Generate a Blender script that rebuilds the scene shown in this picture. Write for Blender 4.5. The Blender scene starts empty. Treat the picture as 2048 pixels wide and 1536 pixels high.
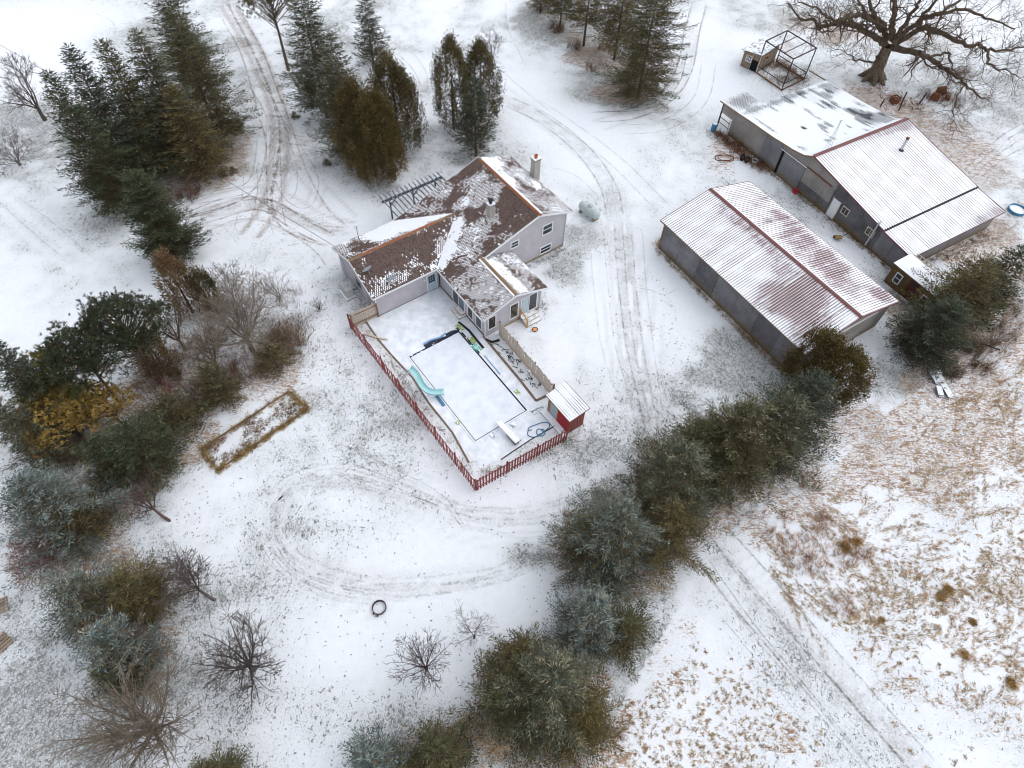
import bpy, math, random
import numpy as np
from mathutils import Vector, Matrix

random.seed(7)
RNG = np.random.default_rng(7)
SC = bpy.context.scene
COL = SC.collection

# ---------------------------------------------------------------- camera
F, PITCH, ROLL, H = 1330.0, math.radians(55.0), math.radians(-2.58), 44.0
def cam_axes():
    cp, sp = math.cos(PITCH), math.sin(PITCH)
    z = np.array([0, cp, -sp]); x = np.array([1., 0, 0]); y = np.cross(z, x)
    cr, sr = math.cos(ROLL), math.sin(ROLL)
    return np.array([x*cr+y*sr, -x*sr+y*cr, z])
CM = cam_axes()
cam = bpy.data.cameras.new('camera'); camo = bpy.data.objects.new('camera', cam); COL.objects.link(camo)
cam.sensor_fit = 'HORIZONTAL'; cam.sensor_width = 36; cam.lens = 36*F/2048
cam.clip_end = 3000
camo.matrix_world = Matrix(((CM[0][0], -CM[1][0], -CM[2][0], 0), (CM[0][1], -CM[1][1], -CM[2][1], 0),
                            (CM[0][2], -CM[1][2], -CM[2][2], H), (0, 0, 0, 1)))
SC.camera = camo

# ---------------------------------------------------------------- light: overcast winter daylight
w = bpy.data.worlds.new('World'); SC.world = w; w.use_nodes = True
nt = w.node_tree; bg = nt.nodes['Background']
sky = nt.nodes.new('ShaderNodeTexSky'); sky.sky_type = 'NISHITA'; sky.sun_disc = False
SUN_EL, SUN_AZ = math.radians(56), math.radians(70)
sky.sun_elevation = SUN_EL; sky.sun_rotation = SUN_AZ
sky.air_density = 1.2; sky.dust_density = 1.0; sky.ozone_density = 1.5
hsv = nt.nodes.new('ShaderNodeHueSaturation'); hsv.inputs['Saturation'].default_value = 0.24
nt.links.new(sky.outputs[0], hsv.inputs['Color']); nt.links.new(hsv.outputs[0], bg.inputs['Color'])
bg.inputs['Strength'].default_value = 0.15
sl = bpy.data.lights.new('sun', 'SUN'); sl.energy = 0.5; sl.angle = math.radians(90); sl.color = (1.0, 0.985, 0.96)
so = bpy.data.objects.new('sun', sl); COL.objects.link(so)
sd = Vector((math.sin(SUN_AZ)*math.cos(SUN_EL), math.cos(SUN_AZ)*math.cos(SUN_EL), math.sin(SUN_EL)))
so.rotation_euler = sd.to_track_quat('Z', 'Y').to_euler(); so.location = (0, 0, 60)
SC.view_settings.view_transform = 'Standard'; SC.view_settings.look = 'None'
SC.view_settings.gamma = 1; SC.view_settings.use_curve_mapping = False
SC.view_settings.exposure = 0.76
SC.cycles.filter_width = 1.0

# ---------------------------------------------------------------- survey helpers
def G(u, v, z=0.0):
    d = CM.T @ np.array([(u-1024)/F, (v-768)/F, 1.0]); t = (z-H)/d[2]
    return np.array([0, 0, H]) + t*d
def PJ(p):
    c = CM @ (np.asarray(p, float)-[0, 0, H]); return np.array([F*c[0]/c[2]+1024, F*c[1]/c[2]+768])
def height_at(b, t):
    g = G(*b); hs = np.arange(0, 25, .05)
    return min(hs, key=lambda h: float(np.sum((PJ(g+[0, 0, h])-t)**2)))
class Frame:
    def __init__(s, O, deg):
        s.O = np.array(O, float); s.deg = deg; y = math.radians(deg)
        s.d1 = np.array([math.cos(y), math.sin(y), 0]); s.d2 = np.array([-s.d1[1], s.d1[0], 0])
    def loc(s, p): q = np.asarray(p)-s.O; return np.array([q@s.d1, q@s.d2, q[2]])
    def G(s, u, v, z=0): return s.loc(G(u, v, z))
    def W(s, a, b, z=0): return s.O + s.d1*a + s.d2*b + np.array([0, 0, z])
HF = Frame((-11.77, 37.28, 0), -52.2)
B1 = Frame(tuple(G(1316.6, 495.8)), -56.2)
B2 = Frame(tuple(G(1548.7, 345.3)), -58.0)

# ---------------------------------------------------------------- object helpers
def tag(o, label=None, cat=None, group=None, kind=None):
    if label: o['label'] = label
    if cat: o['category'] = cat
    if group: o['group'] = group
    if kind: o['kind'] = kind
    return o
def thing(name, label, cat, loc=(0, 0, 0), rz=0.0, group=None):
    o = bpy.data.objects.new(name, None); COL.objects.link(o)
    o.location = tuple(float(c) for c in loc); o.rotation_euler = (0, 0, rz); o.empty_display_size = .3
    return tag(o, label, cat, group)
class MB:
    def __init__(s): s.v = []; s.f = []; s.c = []; s.m = []
    def add(s, vs, fs, col=None, mi=0):
        n = len(s.v); s.v += [tuple(float(x) for x in p) for p in vs]; s.f += [tuple(i+n for i in f) for f in fs]
        s.c += [col or (1, 1, 1)]*len(fs); s.m += [mi]*len(fs); return s
    def box(s, x0, x1, y0, y1, z0, z1, col=None, mi=0):
        v = [(x, y, z) for z in (z0, z1) for y in (y0, y1) for x in (x0, x1)]
        return s.add(v, [(0, 2, 3, 1), (4, 5, 7, 6), (0, 1, 5, 4), (2, 6, 7, 3), (0, 4, 6, 2), (1, 3, 7, 5)], col, mi)
    def bar(s, p, q, w, h, up=(0, 0, 1), col=None, mi=0):
        p, q = Vector(p), Vector(q); d = (q-p).normalized(); u = Vector(up)
        if abs(d.dot(u)) > .98: u = Vector((1, 0, 0))
        a = d.cross(u).normalized()*w/2; b = a.cross(d).normalized()*h/2
        v = [e+x*a+y*b for e in (p, q) for x, y in ((-1, -1), (1, -1), (1, 1), (-1, 1))]
        return s.add(v, [(3, 2, 1, 0), (4, 5, 6, 7), (0, 1, 5, 4), (1, 2, 6, 5), (2, 3, 7, 6), (3, 0, 4, 7)], col, mi)
    def tube(s, pts, r, n=8, col=None, closed=False, mi=0):
        pts = [Vector(p) for p in pts]; rr = r if isinstance(r, (list, tuple)) else [r]*len(pts); vs = []; k = len(pts)
        for i, p in enumerate(pts):
            d = (pts[(i+1) % k]-pts[i-1]) if closed else (pts[min(i+1, k-1)]-pts[max(i-1, 0)])
            d.normalize(); u = Vector((0, 0, 1)) if abs(d.z) < .95 else Vector((1, 0, 0))
            a = d.cross(u).normalized(); b = a.cross(d)
            vs += [p+(a*math.cos(t)+b*math.sin(t))*rr[i] for t in [2*math.pi*j/n for j in range(n)]]
        fs = []
        for i in range(k if closed else k-1):
            i2 = (i+1) % k
            for j in range(n): fs.append((i*n+j, i*n+(j+1) % n, i2*n+(j+1) % n, i2*n+j))
        if not closed: fs += [tuple(range(n))[::-1], tuple((k-1)*n+j for j in range(n))]
        return s.add(vs, fs, col, mi)
    def lathe(s, prof, c=(0, 0, 0), n=20, col=None, axis='Z', mi=0):
        vs = []
        for r, z in prof:
            for j in range(n):
                t = 2*math.pi*j/n; x, y = r*math.cos(t), r*math.sin(t)
                p = (x, y, z) if axis == 'Z' else ((z, x, y) if axis == 'X' else (x, z, y))
                vs.append((p[0]+c[0], p[1]+c[1], p[2]+c[2]))
        fs = [(i*n+j, i*n+(j+1) % n, (i+1)*n+(j+1) % n, (i+1)*n+j) for i in range(len(prof)-1) for j in range(n)]
        return s.add(vs, fs, col, mi)
    def prism(s, poly, off, col=None, mi=0):
        n = len(poly); v = [Vector(p) for p in poly]; o = Vector(off); vs = v+[p+o for p in v]
        fs = [tuple(range(n)), tuple(range(2*n-1, n-1, -1))]+[(j, j+n, (j+1) % n+n, (j+1) % n) for j in range(n)]
        return s.add(vs, fs, col, mi)
    def build(s, name, mats, parent=None, loc=(0, 0, 0), smooth=False, bevel=0):
        me = bpy.data.meshes.new(name); me.from_pydata(s.v, [], s.f); me.update()
        for m in (mats if isinstance(mats, (list, tuple)) else [mats]): me.materials.append(m)
        if any(s.m): me.polygons.foreach_set('material_index', s.m)
        if any(c != (1, 1, 1) for c in s.c):
            at = me.color_attributes.new('col', 'FLOAT_COLOR', 'CORNER'); arr = []
            for f, c in zip(s.f, s.c): arr += (list(c)+[1.0])*len(f)
            at.data.foreach_set('color', arr)
        if smooth: me.polygons.foreach_set('use_smooth', [True]*len(me.polygons))
        o = bpy.data.objects.new(name, me); COL.objects.link(o); o.parent = parent; o.location = loc
        if bevel:
            b = o.modifiers.new('b', 'BEVEL'); b.width = bevel; b.segments = 1; b.limit_method = 'ANGLE'
        return o
def inst(o, loc=None, rot=None, parent=None, scale=None):
    c = o.copy(); COL.objects.link(c)
    if parent is not None: c.parent = parent
    if loc is not None: c.location = loc
    if rot is not None: c.rotation_euler = rot
    if scale is not None: c.scale = scale
    return c
def np_mesh(name, V, Fq, mat, C=None, parent=None, loc=(0, 0, 0), smooth=False):
    """V (n,3), Fq (m,k) faces of k corners, C (n,3) point colours"""
    me = bpy.data.meshes.new(name); n = len(V); m, k = Fq.shape
    me.vertices.add(n); me.vertices.foreach_set('co', np.ascontiguousarray(V, np.float32).ravel())
    me.loops.add(m*k); me.loops.foreach_set('vertex_index', np.ascontiguousarray(Fq, np.int32).ravel())
    me.polygons.add(m); me.polygons.foreach_set('loop_start', np.arange(0, m*k, k, dtype=np.int32))
    if smooth: me.polygons.foreach_set('use_smooth', np.ones(m, bool))
    me.update(calc_edges=True)
    if C is not None:
        at = me.color_attributes.new('col', 'FLOAT_COLOR', 'POINT')
        at.data.foreach_set('color', np.concatenate([C, np.ones((n, 1))], 1).astype(np.float32).ravel())
    me.materials.append(mat)
    o = bpy.data.objects.new(name, me); COL.objects.link(o); o.parent = parent; o.location = tuple(float(x) for x in loc)
    return o

# ---------------------------------------------------------------- materials
class N:
    def __init__(s, name, rough=.8, spec=.25, metal=0.0):
        s.m = bpy.data.materials.new(name); s.m.use_nodes = True; s.t = s.m.node_tree
        s.b = s.t.nodes['Principled BSDF']; s.b.inputs['Roughness'].default_value = rough
        s.b.inputs['Specular IOR Level'].default_value = spec; s.b.inputs['Metallic'].default_value = metal
    def n(s, typ, **kw):
        x = s.t.nodes.new('ShaderNode'+typ)
        for k, v in kw.items():
            if k.startswith('i_'): x.inputs[int(k[2:]) if k[2:].isdigit() else k[2:].replace('_', ' ')].default_value = v
            else: setattr(x, k, v)
        return x
    def l(s, a, b): s.t.links.new(a, b)
    def val(s, x):
        if isinstance(x, (int, float)):
            v = s.n('Value'); v.outputs[0].default_value = x; return v.outputs[0]
        return x
    def math(s, op, a, b=0.0, clamp=False):
        x = s.n('Math', operation=op); x.use_clamp = clamp
        for i, q in enumerate((a, b)):
            if isinstance(q, (int, float)): x.inputs[i].default_value = q
            else: s.l(q, x.inputs[i])
        return x.outputs[0]
    def noise(s, scale, detail=3, rough=.55, coord='Object', dist=0.0, stretch=None, off=None):
        tc = s.n('TexCoord') if coord != 'World' else s.n('NewGeometry')
        out = tc.outputs[coord] if coord != 'World' else tc.outputs['Position']
        if stretch or off:
            mp = s.n('Mapping'); s.l(out, mp.inputs[0])
            if stretch: mp.inputs['Scale'].default_value = stretch
            if off: mp.inputs['Location'].default_value = off
            out = mp.outputs[0]
        x = s.n('TexNoise'); x.inputs['Scale'].default_value = scale; x.inputs['Detail'].default_value = detail
        x.inputs['Roughness'].default_value = rough; x.inputs['Distortion'].default_value = dist
        s.l(out, x.inputs['Vector']); return x.outputs['Fac']
    def ramp(s, fac, lo, hi):
        x = s.n('MapRange'); x.inputs[1].default_value = lo if isinstance(lo, (int, float)) else 0
        x.inputs[2].default_value = hi if isinstance(hi, (int, float)) else 1; x.clamp = True
        s.l(fac, x.inputs[0])
        if not isinstance(lo, (int, float)): s.l(lo, x.inputs[1])
        if not isinstance(hi, (int, float)): s.l(hi, x.inputs[2])
        return x.outputs[0]
    def mix(s, fac, a, b, blend='MIX'):
        x = s.n('Mix'); x.data_type = 'RGBA'; x.blend_type = blend
        for i, q in ((0, fac), (6, a), (7, b)):
            if isinstance(q, (int, float)): x.inputs[i].default_value = q
            elif isinstance(q, tuple): x.inputs[i].default_value = q+(1,) if len(q) == 3 else q
            else: s.l(q, x.inputs[i])
        return x.outputs[2]
    def attr(s, name): return s.n('Attribute', attribute_name=name).outputs
    def color(s, c):
        if isinstance(c, tuple): s.b.inputs['Base Color'].default_value = c+(1,)
        else: s.l(c, s.b.inputs['Base Color'])
        return s
    def bump(s, h, strength=.4, dist=.02):
        x = s.n('Bump'); x.inputs['Strength'].default_value = strength; x.inputs['Distance'].default_value = dist
        s.l(h, x.inputs['Height']); s.l(x.outputs[0], s.b.inputs['Normal']); return s
SNOW = (.85, .872, .91)
def plain(name, c, rough=.7, spec=.3, metal=0, var=.25, scale=6, coord='Object'):
    m = N(name, rough, spec, metal); k = m.noise(scale, 4, coord=coord)
    m.color(m.mix(m.ramp(k, .3, .7), tuple(x*(1-var) for x in c), tuple(min(1, x*(1+var)) for x in c))); return m.m
def snowy(name, c, lo=.42, hi=.5, scale=5, var=.25, rough=.8, coord='World'):
    """material of a thing with thin snow lying in patches on the faces that look up"""
    m = N(name, rough, .25); k = m.noise(scale*1.7, 4, coord=coord)
    base = m.mix(m.ramp(k, .3, .7), tuple(x*(1-var) for x in c), tuple(min(1, x*(1+var)) for x in c))
    g = m.n('NewGeometry'); sp = m.n('SeparateXYZ'); m.l(g.outputs['True Normal'], sp.inputs[0])
    up = m.ramp(sp.outputs[2], .55, .8); k2 = m.noise(scale, 4, coord=coord)
    m.color(m.mix(m.math('MULTIPLY', up, m.ramp(k2, lo, hi)), base, SNOW)); return m.m
def wood(name, c, c2, scale=3, stretch=(1, 1, .12), rough=.85, coord='Object'):
    m = N(name, rough, .2); k = m.noise(scale*6, 5, .65, coord=coord, stretch=stretch); k2 = m.noise(scale*.4, 3, coord=coord)
    m.color(m.mix(m.ramp(m.math('ADD', m.math('MULTIPLY', k, .7), m.math('MULTIPLY', k2, .3)), .38, .62), c, c2)); m.bump(k, .3, .01); return m.m
M = {}
# leaves and bark read colour laid down per leaf
m = N('foliage', .75, .15); k = m.noise(3.0, 3, coord='World')
m.color(m.mix(1.0, m.attr('col')['Color'], m.mix(m.ramp(k, .3, .7), (.78, .78, .74), (1.5, 1.48, 1.38)), 'MULTIPLY'))
M['foliage'] = m.m
m = N('bark', .9, .15); k = m.noise(9.0, 5, coord='World', stretch=(1, 1, .35))
m.color(m.mix(1.0, m.attr('col')['Color'], m.mix(m.ramp(k, .35, .65), (.7, .7, .7), (1.7, 1.7, 1.7)), 'MULTIPLY')); m.bump(k, .6, .05)
M['bark'] = m.m
M['snow_object'] = plain('snow', SNOW, .7, .3, var=.03)
M['white_paint'] = plain('white_paint', (.72, .73, .75), .5, var=.06)
M['glass'] = N('window_glass', .08, .6); M['glass'].color((.018, .025, .032)); M['glass'] = M['glass'].m
m = N('window_glass_painted_reflection', .12, .6); k = m.noise(3.2, 4, coord='World', dist=1.2)
m.color(m.mix(m.ramp(k, .45, .6), (.02, .024, .02), (.11, .085, .045))); M['glass_brown'] = m.m  # brown blotches paint a reflection into the glass colour
M['curtain_glass'] = plain('curtained_glass', (.42, .5, .56), .2, .5, var=.1)
M['grey_wood'] = None
def barn_wall(name, c, c2):
    m = N(name, .9, .15); k = m.noise(9, 5, .75, coord='World'); k1 = m.noise(42, 2, .6, coord='World'); k2 = m.noise(.6, 3, coord='World')
    f = m.math('ADD', m.math('MULTIPLY', k, .35), m.math('ADD', m.math('MULTIPLY', k1, .4), m.math('MULTIPLY', k2, .25)))
    a = m.attr('col')['Color']
    c0 = m.mix(m.ramp(f, .4, .6), c, c2)
    g = m.n('NewGeometry'); sp = m.n('SeparateXYZ'); m.l(g.outputs['Position'], sp.inputs[0])
    st = m.math('SUBTRACT', 1.0, m.ramp(m.math('ADD', sp.outputs[2], m.math('MULTIPLY', m.noise(1.3, 4, coord='World'), -1.1)), -.35, .25))
    m.color(m.mix(m.math('MULTIPLY', st, .75), c0, (.17, .12, .055))); m.bump(k1, .3, .01); return m.m
M['barn_wall'] = barn_wall('grey_barn_boarding', (.085, .082, .088), (.27, .265, .28))
M['barn_wall_dark'] = barn_wall('dark_barn_boarding', (.05, .048, .052), (.19, .185, .2))
M['barn_wall_light'] = barn_wall('light_barn_boarding', (.16, .145, .135), (.34, .31, .29))
m = N('house_siding', .7, .25); k = m.noise(1.2, 4, coord='Object'); k2 = m.noise(10, 3, coord='Object', stretch=(1, 1, .1))
m.color(m.mix(m.ramp(k, .3, .7), (.42, .40, .425), (.50, .475, .50))); m.bump(k2, .15, .01); M['siding'] = m.m
M['foundation'] = plain('foundation_block', (.33, .27, .2), .9, var=.3, scale=4)
M['inner_shade'] = plain('painted_inner_shade', (.008, .008, .009), .9, var=.2)  # near-black colour standing in for the unlit inside of buildings
M['brown_trim'] = wood('brown_trim', (.16, .1, .06), (.3, .2, .12))
M['rust_cap'] = plain('rusty_ridge_vent', (.3, .1, .05), .8, var=.35, scale=5)
M['chimney'] = plain('chimney_block', (.36, .34, .31), .9, var=.25, scale=7)
M['clay'] = plain('clay_flue', (.45, .13, .06), .7, var=.2)
M['black'] = plain('black_plastic', (.015, .016, .02), .6, var=.3)
M['tank'] = plain('tank_paint', (.46, .53, .52), .45, .4, var=.08, scale=3)
M['steel'] = plain('galvanised_steel', (.42, .45, .48), .4, .5, metal=.4, var=.2)
M['dish'] = plain('dish_grey', (.27, .32, .35), .5, var=.12)
M['blue_grey_wood'] = wood('blue_grey_pergola_wood', (.05, .065, .09), (.11, .13, .17))
M['rafter'] = snowy('snow_dusted_rafter', (.1, .1, .115), .5, .6, 6)
M['red_picket'] = wood('faded_red_paint', (.19, .035, .035), (.33, .1, .09), 2)
M['tan_picket'] = wood('weathered_tan_board', (.36, .3, .24), (.66, .58, .5), 2)
M['orange_wood'] = wood('new_orange_wood', (.42, .22, .08), (.6, .36, .16))
M['step_wood'] = snowy('snowy_step_wood', (.42, .35, .27), .3, .55, 2.5)
M['kerb_wood'] = wood('wet_brown_kerb', (.12, .08, .06), (.25, .18, .13), stretch=(1, 1, 1))
M['aqua'] = plain('aqua_fibreglass', (.36, .62, .64), .35, .5, var=.1)
M['aqua_inside'] = plain('aqua_trough_with_snow', (.36, .68, .68), .45, .4, var=.15)
M['blue'] = plain('blue_plastic', (.05, .2, .34), .5, .4, var=.2)
M['lightblue'] = plain('pale_blue_plastic', (.2, .36, .62), .5, .4, var=.2)
M['liner'] = snowy('dark_pool_liner', (.03, .035, .055), .56, .64, 2.6)
M['green_lid'] = snowy('green_lid', (.33, .42, .16), .52, .6, 5)
M['mint_lid'] = snowy('mint_net', (.12, .5, .38), .5, .6, 6)
M['brown_siding'] = wood('brown_shed_boards', (.075, .045, .022), (.17, .105, .05))
M['maroon_door'] = wood('maroon_door', (.06, .022, .018), (.12, .045, .035))
M['red_boards'] = wood('bright_red_boards', (.3, .02, .03), (.42, .05, .055))
M['red_brown'] = wood('faded_red_brown_boards', (.2, .08, .065), (.33, .17, .14))
M['rust'] = plain('rusty_metal', (.17, .06, .025), .85, var=.45, scale=6)
M['dark_pole'] = plain('dark_pole', (.04, .03, .028), .8, var=.35)
M['grey_board'] = snowy('snow_topped_grey_board', (.2, .19, .18), .3, .4, 4)
M['coop_wood'] = wood('weathered_coop_wood', (.16, .115, .08), (.34, .27, .2))
M['coop_grey'] = wood('grey_coop_wood', (.1, .095, .09), (.24, .22, .21))
M['pink_ring'] = plain('rusty_ring_edge', (.3, .16, .2), .8, var=.3)
M['ember'] = plain('orange_leaf_dish', (.75, .3, .12), .7, var=.2)
M['tin_snow'] = snowy('tin_roof_under_snow', (.22, .24, .25), .36, .5, 3)
M['red_thing'] = plain('red_plastic', (.55, .03, .06), .5, var=.2)
M['golden'] = plain('dry_golden_weed', (.3, .19, .08), .9, var=.35)
# shingles and corrugated sheets: colour of the piece and the snow lying on it (alpha-like value in red of attribute)
m = N('shingle', .85, .15); a = m.attr('col'); s_ = m.n('SeparateColor'); m.l(a['Color'], s_.inputs[0])
k = m.noise(14, 3, coord='World'); k2 = m.noise(30, 2, coord='World')
f = m.ramp(m.math('ADD', s_.outputs[0], m.math('MULTIPLY', m.math('SUBTRACT', k, .5), .5)), .42, .58)
b = m.mix(s_.outputs[1], (.062, .042, .037), (.155, .108, .092)); b = m.mix(m.ramp(k2, .35, .65), b, m.mix(.5, b, (.12, .088, .076)))
m.color(m.mix(f, b, SNOW)); M['shingle'] = m.m
def sheet(name, c1, c2, nz=.55):
    m = N(name, .6, .3); a = m.attr('col'); s_ = m.n('SeparateColor'); m.l(a['Color'], s_.inputs[0])
    k = m.noise(5, 5, .7, coord='World'); k2 = m.noise(1.4, 4, coord='World')
    f = m.ramp(m.math('ADD', s_.outputs[0], m.math('MULTIPLY', m.math('SUBTRACT', k, .5), nz)), .4, .62)
    m.color(m.mix(f, m.mix(m.ramp(k2, .35, .65), c1, c2), SNOW)); return m.m
M['maroon_sheet'] = sheet('maroon_roof_sheet', (.17, .105, .11), (.26, .17, .175))
M['maroon_snow'] = sheet('snowy_maroon_roof_sheet', (.23, .175, .18), (.32, .25, .26), .22)
M['grey_sheet'] = sheet('old_grey_roof_sheet', (.05, .055, .06), (.1, .1, .11), .7)
M['maroon_cap'] = plain('maroon_ridge_cap', (.17, .065, .06), .6, var=.25)

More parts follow.
